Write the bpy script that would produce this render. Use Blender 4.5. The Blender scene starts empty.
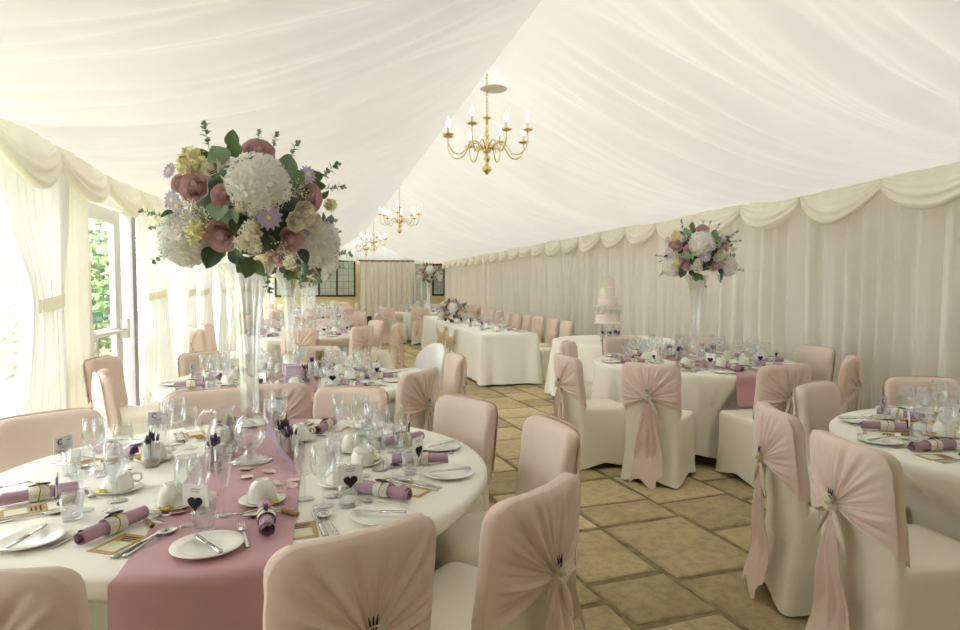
import bpy, math, random
from mathutils import Vector, Matrix
PI = math.pi
sin, cos, rad = math.sin, math.cos, math.radians
rng = random.Random(7)
scene = bpy.context.scene
COL = scene.collection

# ------------------------------------------------------------------ helpers
def srgb(h, k=1.0):
    h = h.lstrip('#')
    out = []
    for i in (0, 2, 4):
        c = int(h[i:i+2], 16) / 255
        out.append((c/12.92 if c <= .04045 else ((c+.055)/1.055)**2.4) * k)
    return (*out, 1)

def lerp(a, b, t): return a + (b-a)*t
def sstep(a, b, x):
    t = max(0., min(1., (x-a)/(b-a)))
    return t*t*(3-2*t)

class MB:
    def __init__(s): s.v = []; s.f = []
    def add(s, verts, faces):
        o = len(s.v)
        s.v += [tuple(p) for p in verts]
        s.f += [tuple(i+o for i in f) for f in faces]
    def grid(s, fn, nu, nv, cu=False, cv=False):
        vs = []
        mu = nu if cu else nu+1
        mv = nv if cv else nv+1
        for j in range(mv):
            for i in range(mu):
                vs.append(fn(i/nu, j/nv))
        fs = []
        for j in range(nv):
            for i in range(nu):
                a = j*mu+i; b = j*mu+(i+1) % mu
                c = ((j+1) % mv)*mu+(i+1) % mu; d = ((j+1) % mv)*mu+i
                fs.append((a, b, c, d))
        s.add(vs, fs); return s
    def lathe(s, prof, n=16, c=(0, 0, 0), cap0=False, cap1=False):
        vs = []; fs = []
        for r, z in prof:
            for i in range(n):
                a = 2*PI*i/n
                vs.append((c[0]+r*cos(a), c[1]+r*sin(a), c[2]+z))
        for j in range(len(prof)-1):
            for i in range(n):
                fs.append((j*n+i, j*n+(i+1) % n, (j+1)*n+(i+1) % n, (j+1)*n+i))
        if cap0: fs.append(tuple(range(n-1, -1, -1)))
        if cap1: fs.append(tuple((len(prof)-1)*n+i for i in range(n)))
        s.add(vs, fs); return s
    def loops(s, rings, cap0=False, cap1=False):
        n = len(rings[0]); vs = [p for r in rings for p in r]; fs = []
        for j in range(len(rings)-1):
            for i in range(n):
                fs.append((j*n+i, j*n+(i+1) % n, (j+1)*n+(i+1) % n, (j+1)*n+i))
        if cap0: fs.append(tuple(range(n-1, -1, -1)))
        if cap1: fs.append(tuple((len(rings)-1)*n+i for i in range(n)))
        s.add(vs, fs); return s
    def box(s, x0, x1, y0, y1, z0, z1, b=0.0):
        if b <= 0:
            v = [(x, y, z) for z in (z0, z1) for y in (y0, y1) for x in (x0, x1)]
            s.add(v, [(0, 2, 3, 1), (4, 5, 7, 6), (0, 1, 5, 4), (2, 6, 7, 3), (0, 4, 6, 2), (1, 3, 7, 5)])
            return s
        b = min(b, (x1-x0)*.49, (y1-y0)*.49, (z1-z0)*.49)
        rings = []
        for z, i in ((z0, b), (z0+b, 0), (z1-b, 0), (z1, b)):
            X0, X1, Y0, Y1 = x0+i, x1-i, y0+i, y1-i
            c = b
            rings.append([(X0+c, Y0, z), (X1-c, Y0, z), (X1, Y0+c, z), (X1, Y1-c, z), (X1-c, Y1, z), (X0+c, Y1, z), (X0, Y1-c, z), (X0, Y0+c, z)])
        s.loops(rings, True, True); return s
    def tube(s, path, r, n=8, caps=True):
        P = [Vector(p) for p in path]; rings = []
        up = Vector((0, 0, 1)); N = None
        for i, p in enumerate(P):
            t = (P[min(i+1, len(P)-1)]-P[max(i-1, 0)])
            t = t.normalized() if t.length > 1e-9 else Vector((0, 0, 1))
            if N is None:
                N = t.orthogonal().normalized() if abs(t.dot(up)) > .9 else t.cross(up).normalized()
            N = (N - t*N.dot(t)); N = N.normalized() if N.length > 1e-6 else t.orthogonal().normalized()
            B = t.cross(N)
            rr = r[i] if isinstance(r, (list, tuple)) else r
            rings.append([tuple(p + (N*cos(2*PI*k/n)+B*sin(2*PI*k/n))*rr) for k in range(n)])
        s.loops(rings, caps, caps); return s
    def sphere(s, c, r, nu=12, nv=8, sc=(1, 1, 1), fn=None):
        vs = [(0, 0, -1)]
        for j in range(1, nv):
            t = PI*j/nv
            for i in range(nu):
                a = 2*PI*i/nu
                vs.append((sin(t)*cos(a), sin(t)*sin(a), -cos(t)))
        vs.append((0, 0, 1)); fs = []
        for i in range(nu): fs.append((0, 1+(i+1) % nu, 1+i))
        for j in range(nv-2):
            for i in range(nu):
                a = 1+j*nu+i; b = 1+j*nu+(i+1) % nu
                fs.append((a, b, b+nu, a+nu))
        L = len(vs)-1; o = 1+(nv-2)*nu
        for i in range(nu): fs.append((o+i, o+(i+1) % nu, L))
        out = []
        for p in vs:
            k = fn(p) if fn else 1
            out.append((c[0]+p[0]*r*sc[0]*k, c[1]+p[1]*r*sc[1]*k, c[2]+p[2]*r*sc[2]*k))
        s.add(out, fs); return s
    def xf(s, M):
        s.v = [tuple(M @ Vector(p)) for p in s.v]; return s
    def join(s, o, M=None):
        s.add([tuple(M @ Vector(p)) for p in o.v] if M else o.v, o.f); return s
    def build(s, name, mat, parent=None, smooth=True, loc=None, sharp=None, solid=0):
        me = bpy.data.meshes.new(name)
        me.from_pydata(s.v, [], s.f); me.validate(); me.update()
        if smooth:
            me.polygons.foreach_set('use_smooth', [True]*len(me.polygons))
            if sharp: me.set_sharp_from_angle(angle=rad(sharp))
        me.materials.append(mat)
        o = bpy.data.objects.new(name, me); COL.objects.link(o)
        if parent: o.parent = parent
        if loc: o.location = loc
        if solid:
            m = o.modifiers.new('thickness', 'SOLIDIFY'); m.thickness = solid; m.offset = 0
        return o

def text_mesh(name, body, size, mat, parent, M, align='CENTER', extrude=.0005, shear=0):
    cu = bpy.data.curves.new('lettering_curve', 'FONT'); cu.body = body; cu.size = size; cu.align_x = align; cu.extrude = extrude; cu.shear = shear
    tmp = bpy.data.objects.new('lettering_tmp', cu); COL.objects.link(tmp)
    bpy.context.view_layer.update()
    me = bpy.data.meshes.new_from_object(tmp.evaluated_get(bpy.context.evaluated_depsgraph_get()))
    bpy.data.objects.remove(tmp); bpy.data.curves.remove(cu)
    me.name = name; me.materials.clear(); me.materials.append(mat)
    o = bpy.data.objects.new(name, me); COL.objects.link(o); o.parent = parent; o.matrix_local = M
    return o
def tag(o, label=None, cat=None, group=None, kind=None):
    if label: o['label'] = label
    if cat: o['category'] = cat
    if group: o['group'] = group
    if kind: o['kind'] = kind
    return o
def thing(name, label, cat, loc=(0, 0, 0), rz=0, group=None):
    o = bpy.data.objects.new(name, None); COL.objects.link(o)
    o.empty_display_size = .05
    o.location = loc; o.rotation_euler = (0, 0, rz)
    return tag(o, label, cat, group)
def copy_tree(o, parent=None):
    c = o.copy(); COL.objects.link(c)
    if parent: c.parent = parent
    for ch in list(o.children): copy_tree(ch, c)
    return c
class Proto:
    """first placement moves the prototype itself, later ones copy it"""
    def __init__(s, make): s.make = make; s.root = None
    def place(s, loc, rz=0, label=None, group=None, scale=None):
        if s.root is None: o = s.root = s.make()
        else: o = copy_tree(s.root)
        o.location = loc; o.rotation_euler = (0, 0, rz)
        o.scale = (scale,)*3 if scale else (1, 1, 1)
        if label: o['label'] = label
        if group: o['group'] = group
        return o

# ------------------------------------------------------------------ materials
def newmat(name):
    m = bpy.data.materials.new(name); m.use_nodes = True
    nt = m.node_tree; nt.nodes.clear()
    out = nt.nodes.new('ShaderNodeOutputMaterial')
    return m, nt, out
def L(nt, a, ao, b, bi): nt.links.new(a.outputs[ao], b.inputs[bi])
def noise_color(nt, c, var=.06, scale=6, detail=3):
    tc = nt.nodes.new('ShaderNodeTexCoord'); n = nt.nodes.new('ShaderNodeTexNoise')
    n.inputs['Scale'].default_value = scale; n.inputs['Detail'].default_value = detail
    L(nt, tc, 'Object', n, 'Vector')
    r = nt.nodes.new('ShaderNodeValToRGB')
    r.color_ramp.elements[0].position = .3; r.color_ramp.elements[1].position = .7
    r.color_ramp.elements[0].color = tuple(x*(1-var) for x in c[:3])+(1,)
    r.color_ramp.elements[1].color = tuple(min(1, x*(1+var)) for x in c[:3])+(1,)
    L(nt, n, 'Fac', r, 'Fac')
    return tc, n, r
def fabric(name, c, transl=0.0, var=.04, scale=5, weave=900, bump=.15, transp=0.0, sheen=0.0):
    m, nt, out = newmat(name)
    tc, n, r = noise_color(nt, c, var, scale)
    w = nt.nodes.new('ShaderNodeTexNoise'); w.inputs['Scale'].default_value = weave; w.inputs['Detail'].default_value = 1
    L(nt, tc, 'Object', w, 'Vector')
    b = nt.nodes.new('ShaderNodeBump'); b.inputs['Strength'].default_value = bump; b.inputs['Distance'].default_value = .001
    L(nt, w, 'Fac', b, 'Height')
    if sheen:
        d = nt.nodes.new('ShaderNodeBsdfPrincipled'); d.inputs['Roughness'].default_value = .45
        d.inputs['Specular IOR Level'].default_value = sheen
        L(nt, r, 'Color', d, 'Base Color'); L(nt, b, 'Normal', d, 'Normal')
    else:
        d = nt.nodes.new('ShaderNodeBsdfDiffuse')
        L(nt, r, 'Color', d, 'Color'); L(nt, b, 'Normal', d, 'Normal')
    last = d
    if transl:
        t = nt.nodes.new('ShaderNodeBsdfTranslucent'); L(nt, r, 'Color', t, 'Color')
        x = nt.nodes.new('ShaderNodeMixShader'); x.inputs[0].default_value = transl
        L(nt, last, 0, x, 1); L(nt, t, 0, x, 2); last = x
    if transp:
        t = nt.nodes.new('ShaderNodeBsdfTransparent')
        x = nt.nodes.new('ShaderNodeMixShader'); x.inputs[0].default_value = transp
        L(nt, last, 0, x, 1); L(nt, t, 0, x, 2); last = x
    L(nt, last, 0, out, 'Surface')
    return m
def pbr(name, c, rough=.5, metal=0, spec=.5, var=.03, scale=20, emit=0, coat=0, bump=0):
    m, nt, out = newmat(name)
    p = nt.nodes.new('ShaderNodeBsdfPrincipled')
    tc, n, r = noise_color(nt, c, var, scale)
    L(nt, r, 'Color', p, 'Base Color')
    p.inputs['Roughness'].default_value = rough; p.inputs['Metallic'].default_value = metal
    p.inputs['Specular IOR Level'].default_value = spec
    p.inputs['Coat Weight'].default_value = coat
    if emit:
        L(nt, r, 'Color', p, 'Emission Color'); p.inputs['Emission Strength'].default_value = emit
    if bump:
        b = nt.nodes.new('ShaderNodeBump'); b.inputs['Strength'].default_value = bump; b.inputs['Distance'].default_value = .004
        L(nt, n, 'Fac', b, 'Height'); L(nt, b, 'Normal', p, 'Normal')
    L(nt, p, 0, out, 'Surface')
    return m
def glassmat(name, tint=(.97, .98, .98, 1), edge=.75, base=.05, rough=.03):
    m, nt, out = newmat(name)
    t = nt.nodes.new('ShaderNodeBsdfTransparent'); t.inputs[0].default_value = tint
    g = nt.nodes.new('ShaderNodeBsdfGlossy'); g.inputs['Roughness'].default_value = rough
    tc, n, r = noise_color(nt, (.95, .95, .95, 1), .03, 8)
    L(nt, r, 'Color', g, 'Color')
    lw = nt.nodes.new('ShaderNodeLayerWeight'); lw.inputs['Blend'].default_value = .5
    pw = nt.nodes.new('ShaderNodeMath'); pw.operation = 'POWER'; pw.inputs[1].default_value = 3.0
    ml = nt.nodes.new('ShaderNodeMath'); ml.operation = 'MULTIPLY_ADD'; ml.inputs[1].default_value = edge; ml.inputs[2].default_value = base
    L(nt, lw, 'Facing', pw, 0); L(nt, pw, 0, ml, 0)
    x = nt.nodes.new('ShaderNodeMixShader')
    L(nt, ml, 0, x, 0); L(nt, t, 0, x, 1); L(nt, g, 0, x, 2)
    L(nt, x, 0, out, 'Surface')
    return m

M_CEIL = fabric('ceiling_lining', srgb('F7F6F3'), transl=.038, var=.015, scale=2)
M_WALL = fabric('pleated_lining', srgb('F0ECE3'), transl=.05, var=.02, scale=2)
M_SWAG = fabric('swag_satin', srgb('F8F4E7'), transl=.2, var=.03, scale=3)
M_SHEER = fabric('sheer_voile', srgb('FBFAF6'), transl=.14, var=.015, scale=2, transp=.02)
M_TIE = fabric('tie_band_satin', srgb('F5EFDA'), transl=.45, var=.03, scale=3)
M_DRAPE = fabric('cream_curtain', srgb('F3EEE2'), transl=.13, var=.03, scale=2)
M_FARCURT = fabric('far_curtain', srgb('EDE8DF'), transl=.1, var=.015, scale=3)
M_IVORY = fabric('ivory_stretch_cover', srgb('EFE9D8'), var=.02, scale=4, sheen=.35)
M_CLOTH = fabric('ivory_tablecloth', srgb('F4F0E6'), var=.02, scale=3)
M_WCLOTH = fabric('white_tablecloth', srgb('F5F3EC'), var=.02, scale=3)
M_CHIF = fabric('rose_chiffon', srgb('EDD9CC'), transl=.12, var=.05, scale=5, weave=500)
M_RUN = fabric('mauve_satin', srgb('C89CA3'), var=.05, scale=6, sheen=.4)
M_NAP = fabric('mauve_linen', srgb('BC9AAD'), var=.07, scale=20)
M_LACE = fabric('white_lace', srgb('EEE8DA'), var=.12, scale=160)
M_TWINE = pbr('jute_twine', srgb('A98C5E'), .9, var=.2, scale=200)
M_KRAFT = pbr('kraft_card', srgb('B89A66'), .8, var=.08, scale=60)
M_LABEL = pbr('cream_label', srgb('DDD8BE'), .8, var=.03, scale=30)
M_CARD = pbr('white_card', srgb('F4F1F2'), .7, var=.02, scale=30)
M_INK = pbr('purple_ink', srgb('7A4A90'), .7, var=.05, scale=30)
M_GREYINK = pbr('grey_ink', srgb('8F8796'), .7, var=.05, scale=30)
M_BLACKINK = pbr('black_ink', srgb('2A2420'), .7, var=.05, scale=30)
M_CHALK = pbr('chalkboard_black', srgb('1B1A1B'), .75, var=.2, scale=60)
M_CHINA = pbr('white_china', srgb('F3F0E7'), .18, spec=.5, var=.015, scale=10)
M_STEEL = pbr('polished_steel', srgb('CFCBC6'), .16, metal=1, var=.05, scale=30)
M_GOLDF = pbr('gold_foil', srgb('D9B64A'), .3, metal=.7, var=.1, scale=80)
M_BRASS = pbr('polished_brass', srgb('EAD3A0'), .22, metal=1, var=.06, scale=25)
M_BULB = pbr('lit_bulb', srgb('FFF6E0'), .3, var=.01, scale=10, emit=3.0)
M_CANDLE = pbr('candle_sleeve', srgb('EFE6D0'), .5, var=.02, scale=20)
M_GLASS = glassmat('clear_glass', edge=.8, base=.075, rough=.04)
M_CRYST = glassmat('ribbed_crystal', edge=.65, base=.22, rough=.16)
M_PANE = glassmat('window_pane', edge=.5, base=.03)
M_WATER = glassmat('water', tint=(.9, .9, .86, 1), edge=.4, base=.03)
M_HYD = fabric('hydrangea_petal', srgb('FCFAF5'), transl=.25, var=.03, scale=40)
M_ROSE = fabric('mauve_rose_petal', srgb('DDB9BC'), transl=.25, var=.10, scale=30)
M_ROSE2 = pbr('pale_rose_petal', srgb('E3C9C2'), .65, var=.1, scale=30)
M_CREAM = fabric('cream_petal', srgb('F6F0DE'), transl=.3, var=.05, scale=40)
M_YELL = pbr('yellow_petal', srgb('F0E8B4'), .65, var=.1, scale=40)
M_LILAC = pbr('lilac_petal', srgb('C4B2D6'), .65, var=.08, scale=40)
M_LEAF = pbr('green_leaf', srgb('5C7845'), .5, var=.3, scale=14)
M_EUC = pbr('eucalyptus_leaf', srgb('8DA686'), .55, var=.2, scale=14)
M_DARKLEAF = pbr('dark_leaf', srgb('35492B'), .5, var=.3, scale=14)
M_STEM = pbr('flower_stem', srgb('6C8448'), .6, var=.1, scale=30)
M_LAV = pbr('dried_lavender', srgb('4A3A55'), .9, var=.4, scale=120)
M_LILBOX = pbr('lilac_board', srgb('D9CBD8'), .7, var=.03, scale=20)
M_RIBBON = fabric('lilac_organza', srgb('C9BBDA'), transl=.2, transp=.35, var=.05, scale=10)
M_ICING = pbr('blush_icing', srgb('EBDDD4'), .55, var=.02, scale=20)
M_WICING = pbr('white_icing', srgb('F4EEE2'), .55, var=.02, scale=20)
M_TASSEL = pbr('natural_raffia', srgb('DEC9A0'), .85, var=.2, scale=80)
M_PLASTIC = pbr('white_plastic', srgb('F4F2EF'), .35, var=.01, scale=10)
M_ALU = pbr('grey_tube', srgb('8E8E8C'), .35, metal=.8, var=.05, scale=20)
M_WFRAME = pbr('white_upvc', srgb('EFEFEE'), .4, var=.02, scale=10)
M_GREYFRAME = pbr('grey_post', srgb('A8A2A6'), .5, var=.05, scale=10)
M_SIGN = pbr('green_sign', srgb('6FBE9C'), .5, var=.03, scale=10)
M_DARKWOOD = pbr('dark_timber', srgb('3B2A22'), .6, var=.25, scale=18)
M_PLASTER = pbr('cream_plaster', srgb('DCCB9E'), .85, var=.05, scale=3, bump=.2)
M_LEAD = pbr('lead_came', srgb('6E6E68'), .6, var=.05, scale=30)
M_OBSC = pbr('obscured_glass', srgb('B9C2B4'), .25, var=.1, scale=5)
M_BLACK = pbr('black_case', srgb('1E1C1B'), .6, var=.1, scale=20)
M_TERRA = pbr('terracotta', srgb('B0664A'), .8, var=.1, scale=20)
M_WOOD = pbr('folding_table_wood', srgb('8A6B48'), .6, var=.2, scale=12)
M_BRICK = pbr('house_wall', srgb('E2DACB'), .9, var=.2, scale=8)
M_TILE = pbr('roof_tile', srgb('5E5048'), .9, var=.2, scale=8)
M_LAWN = pbr('lawn', srgb('7E915A'), .9, var=.3, scale=12)
M_BUSH = pbr('shrub_leaf', srgb('5C7A44'), .6, var=.35, scale=6)
M_STRAP = pbr('strap_leaf', srgb('6F9A3E'), .5, var=.25, scale=6)

def stone_mat():
    m, nt, out = newmat('york_stone')
    p = nt.nodes.new('ShaderNodeBsdfPrincipled'); p.inputs['Roughness'].default_value = .75
    p.inputs['Specular IOR Level'].default_value = .25
    at = nt.nodes.new('ShaderNodeAttribute'); at.attribute_name = 'slab_tone'
    tc = nt.nodes.new('ShaderNodeTexCoord')
    n1 = nt.nodes.new('ShaderNodeTexNoise'); n1.inputs['Scale'].default_value = 2.6; n1.inputs['Detail'].default_value = 6; n1.inputs['Roughness'].default_value = .65
    n2 = nt.nodes.new('ShaderNodeTexNoise'); n2.inputs['Scale'].default_value = 17; n2.inputs['Detail'].default_value = 5; n2.inputs['Roughness'].default_value = .7
    L(nt, tc, 'Object', n1, 'Vector'); L(nt, tc, 'Object', n2, 'Vector')
    r = nt.nodes.new('ShaderNodeValToRGB')
    e = r.color_ramp.elements
    e[0].position = .22; e[0].color = srgb('A2906E'); e[1].position = .78; e[1].color = srgb('DAC89F')
    k = e.new(.5); k.color = srgb('C2AF86')
    ad = nt.nodes.new('ShaderNodeMath'); ad.operation = 'MULTIPLY_ADD'; ad.inputs[1].default_value = .62
    L(nt, n1, 'Fac', ad, 0)
    sc2 = nt.nodes.new('ShaderNodeMath'); sc2.operation = 'MULTIPLY'; sc2.inputs[1].default_value = .38
    L(nt, at, 'Fac', sc2, 0); L(nt, sc2, 0, ad, 2)
    L(nt, ad, 0, r, 'Fac')
    r2 = nt.nodes.new('ShaderNodeValToRGB')
    r2.color_ramp.elements[0].position = .28; r2.color_ramp.elements[0].color = (.62, .6, .56, 1)
    r2.color_ramp.elements[1].position = .55; r2.color_ramp.elements[1].color = (1, 1, 1, 1)
    L(nt, n2, 'Fac', r2, 'Fac')
    mx = nt.nodes.new('ShaderNodeMix'); mx.data_type = 'RGBA'; mx.blend_type = 'MULTIPLY'; mx.inputs[0].default_value = .8
    L(nt, r, 'Color', mx, 6); L(nt, r2, 'Color', mx, 7)
    L(nt, mx, 2, p, 'Base Color')
    b = nt.nodes.new('ShaderNodeBump'); b.inputs['Strength'].default_value = .5; b.inputs['Distance'].default_value = .012
    a2 = nt.nodes.new('ShaderNodeMath'); a2.operation = 'ADD'; L(nt, n1, 'Fac', a2, 0); L(nt, n2, 'Fac', a2, 1)
    L(nt, a2, 0, b, 'Height'); L(nt, b, 'Normal', p, 'Normal')
    L(nt, p, 0, out, 'Surface')
    return m
M_STONE = stone_mat()
M_JOINT = pbr('mossy_joint', srgb('857653'), .95, var=.35, scale=14, bump=.5)

# ------------------------------------------------------------------ room dimensions
XL, XR, XC = -2.03, 5.07, 1.52
EAVE, RIDGE = 2.41, 3.47
Y0, Y1 = -1.6, 26.8
ZT = .74          # table height

def ridges(y, seed, per):
    """sum of rounded ridges along y"""
    r = random.Random(seed); s = 0
    for k in range(5):
        f = 1/per*(.55+.35*k)*(1+.07*r.random()); ph = r.random()*6.28
        s += (1-abs(sin(PI*y*f+ph+.9*sin(y*.7*(k+1)+ph))))/(1+.55*k)
    return s/2.2-.5

def lobes(y, seed, per):
    """rounded hanging folds parted by sharp creases"""
    r = random.Random(seed); s = 0; n = 0
    for k in range(3):
        f = 1/per*(.55+.42*k)*(1+.1*r.random()); ph = r.random()*6.28; w = 1/(1+.8*k)
        s += w*abs(sin(PI*y*f+ph+1.1*sin(y*.8*(k+1)+ph)))**.8; n += w
    return s/n-.6

# ------------------------------------------------------------------ setting: floor
def build_floor():
    r = random.Random(11)
    slabs = MB(); tones = []
    y_lo, y_hi, x_lo, x_hi = -2.2, 27.0, -2.4, 5.4
    x = x_lo - 1.2; turn = rad(6)
    cx, cy = 1.6, 3.3
    while x < x_hi+3:
        w = r.choice([.36, .44, .5, .58]); y = y_lo-1.5 - r.random()
        while y < y_hi+1.5:
            l = r.choice([.34, .42, .5, .62, .74])
            g = .018; j = lambda: r.uniform(-.012, .012)
            pts = [(x+g+j(), y+g+j()), (x+w-g+j(), y+g+j()), (x+w-g+j(), y+l-g+j()), (x+g+j(), y+l-g+j())]
            z = r.uniform(-.004, .0)
            # irregular outline: extra points along each edge
            out = []
            for a in range(4):
                p, q = pts[a], pts[(a+1) % 4]
                for t in (0, .25, .5, .75):
                    out.append((lerp(p[0], q[0], t)+r.uniform(-.005, .005)*(t > 0), lerp(p[1], q[1], t)+r.uniform(-.005, .005)*(t > 0)))
            mx = sum(p[0] for p in out)/16; my = sum(p[1] for p in out)/16
            def rot(px, py):
                dx, dy = px-cx, py-cy
                return cx+dx*cos(turn)-dy*sin(turn), cy+dx*sin(turn)+dy*cos(turn)
            c0 = rot(mx, my)
            if x_lo-.4 < c0[0] < x_hi+.4 and y_lo < c0[1] < y_hi:
                rings = []
                for ins, zz in ((0, -.03), (.0, z-.007), (.012, z-.001), (.05, z)):
                    rr = []
                    for px, py in out:
                        dx, dy = px-mx, py-my
                        fx = max(0, 1-ins/max(.02, abs(w/2))); fy = max(0, 1-ins/max(.02, l/2))
                        q = rot(mx+dx*fx, my+dy*fy); rr.append((q[0], q[1], zz))
                    rings.append(rr)
                slabs.loops(rings, False, True)
                tones += [r.random()]*(16*4)
            y += l
        x += w
    o = slabs.build('floor', M_STONE, smooth=False)
    at = o.data.attributes.new('slab_tone', 'FLOAT', 'POINT')
    at.data.foreach_set('value', tones)
    tag(o, kind='structure')
    b = MB().grid(lambda u, v: (lerp(-2.6, 5.6, u), lerp(-2.4, 27.2, v), -.012), 8, 30)
    j = b.build('floor_joints', M_JOINT); j.name = 'floor_bedding'; tag(j, kind='structure'); j.parent = o
build_floor()

# ------------------------------------------------------------------ setting: ceiling lining
def build_ceiling():
    r = random.Random(3)
    ny, nt_ = 1500, 30
    ya, yb = Y0, Y1-.05
    def mk(side):
        xe = XL if side < 0 else XR
        def fn(u, v):
            y = lerp(ya, yb, u); t = v           # t 0 eave, 1 ridge
            yy = y + .20*sin(PI*t)*(1 if side > 0 else .9)*sin(y*1.05+side) + .3*(1-t)*sin(y*.33)
            env = (.30+.70*sin(PI*min(1, t*1.02))**.7)
            f = env*(.235*lobes(yy, 21+side, .86) + .085*lobes(yy+.35*t, 31+side, .30))*(1-sstep(.8, 1, t))*sstep(.03, .16, t)
            big = .10*sin(PI*t)*sin(2*PI*y/2.9+1.0+side*.6)
            sag = (.27*sin(PI*t**.85))
            x = lerp(xe, XC, t); z = lerp(EAVE, RIDGE, t) - sag - f - big
            y = y + .55*f
            return (x, y, z)
        return fn
    m = MB(); m.grid(mk(-1), ny, nt_); m.grid(mk(1), ny, nt_)
    tag(m.build('ceiling', M_CEIL), kind='structure')
    # gable lining at far end
    def g(u, v):
        x = lerp(XL, XR, u)
        top = lerp(EAVE, RIDGE, 1-abs(x-XC)/(XR-XC)) - .0
        zb = 2.42 - .06*sin(u*PI*3)**2
        return (x, Y1-.12-.5*(1-v)*0 + .03*sin(u*120), lerp(zb, max(top, zb+.02), v))
    tag(MB().grid(g, 200, 8).build('wall_gable', M_CEIL), kind='structure')
build_ceiling()

# ------------------------------------------------------------------ setting: right pleated wall
def pleat(y, seed=0):
    r = random.Random(seed)
    p = [r.random()*6.28 for _ in range(6)]
    a = sin(2*PI*y/.235+p[0]+1.3*sin(y*1.7+p[1])+.8*sin(y*4.1+p[2]))
    b = sin(2*PI*y/.10+p[3]+1.2*sin(y*2.9+p[4]))
    return math.copysign(abs(a)**.7, a)*.8 + .22*b
def wall_pleats(name, xw, seed, ya, yb, mat, inward):
    def fn(u, v):
        y = lerp(ya, yb, u); z = lerp(0.0, EAVE+.05, v)
        y2 = y + .03*sin(v*3+y*2.3)*(1-v)
        return (xw + inward*(.08+.095*pleat(y2, seed)*(1-.25*v)), y, z)
    return tag(MB().grid(fn, int((yb-ya)/.016), 10).build(name, mat), kind='structure')
wall_pleats('wall_right', XR, 5, Y0, Y1, M_WALL, -1)
# opaque outer skin behind the right lining (canvas wall of the marquee)
tag(MB().box(XR+.12, XR+.16, Y0-.1, Y1+.2, 0, EAVE+.1).build('wall_right_canvas', M_FARCURT, smooth=False), kind='structure')

def valance(name, xw, inward, ya, yb, off, mat, bay=1.0, seed=1):
    m = MB(); r = random.Random(seed)
    n = int((yb-ya)/bay)+2
    for i in range(n):
        a = off + i*bay; b = a+bay
        if b < ya or a > yb: continue
        dp = r.uniform(.22, .27); sk = r.uniform(-.12, .12); ph = r.random()*6
        def fn(u, v):
            s = max(0.0, sin(PI*u**(1+sk)))**.75
            dep = .15 + dp*s
            z = EAVE + .06 - dep*v
            roll = sstep(.35, .8, v)
            out = .055*s*v + roll*(.018+.030*s) + .020*roll*(s*.8+.2)*sin(v*27+.8*sin(u*5+ph)+1.5)
            out += .012*(1-s)*sin(v*40)
            out += .006*sin(u*34+ph)*(1-roll)
            return (xw + inward*(.075+out), lerp(a, b, u), z)
        m.grid(fn, 30, 30)
        def fn2(u, v):
            p = fn(u, 1.0); return (p[0]-inward*.08*v, p[1], p[2]-.02*sin(PI*v)+.03*v)
        m.grid(fn2, 30, 4)
    return tag(m.build(name, mat), kind='structure')
valance('trim_2', XR-.12, -1, Y0+.4, Y1, -.22, M_SWAG, 1.0, 2)
valance('trim_3', XL+.17, 1, Y0+.4, Y1, .12, M_SWAG, .98, 3)

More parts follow.
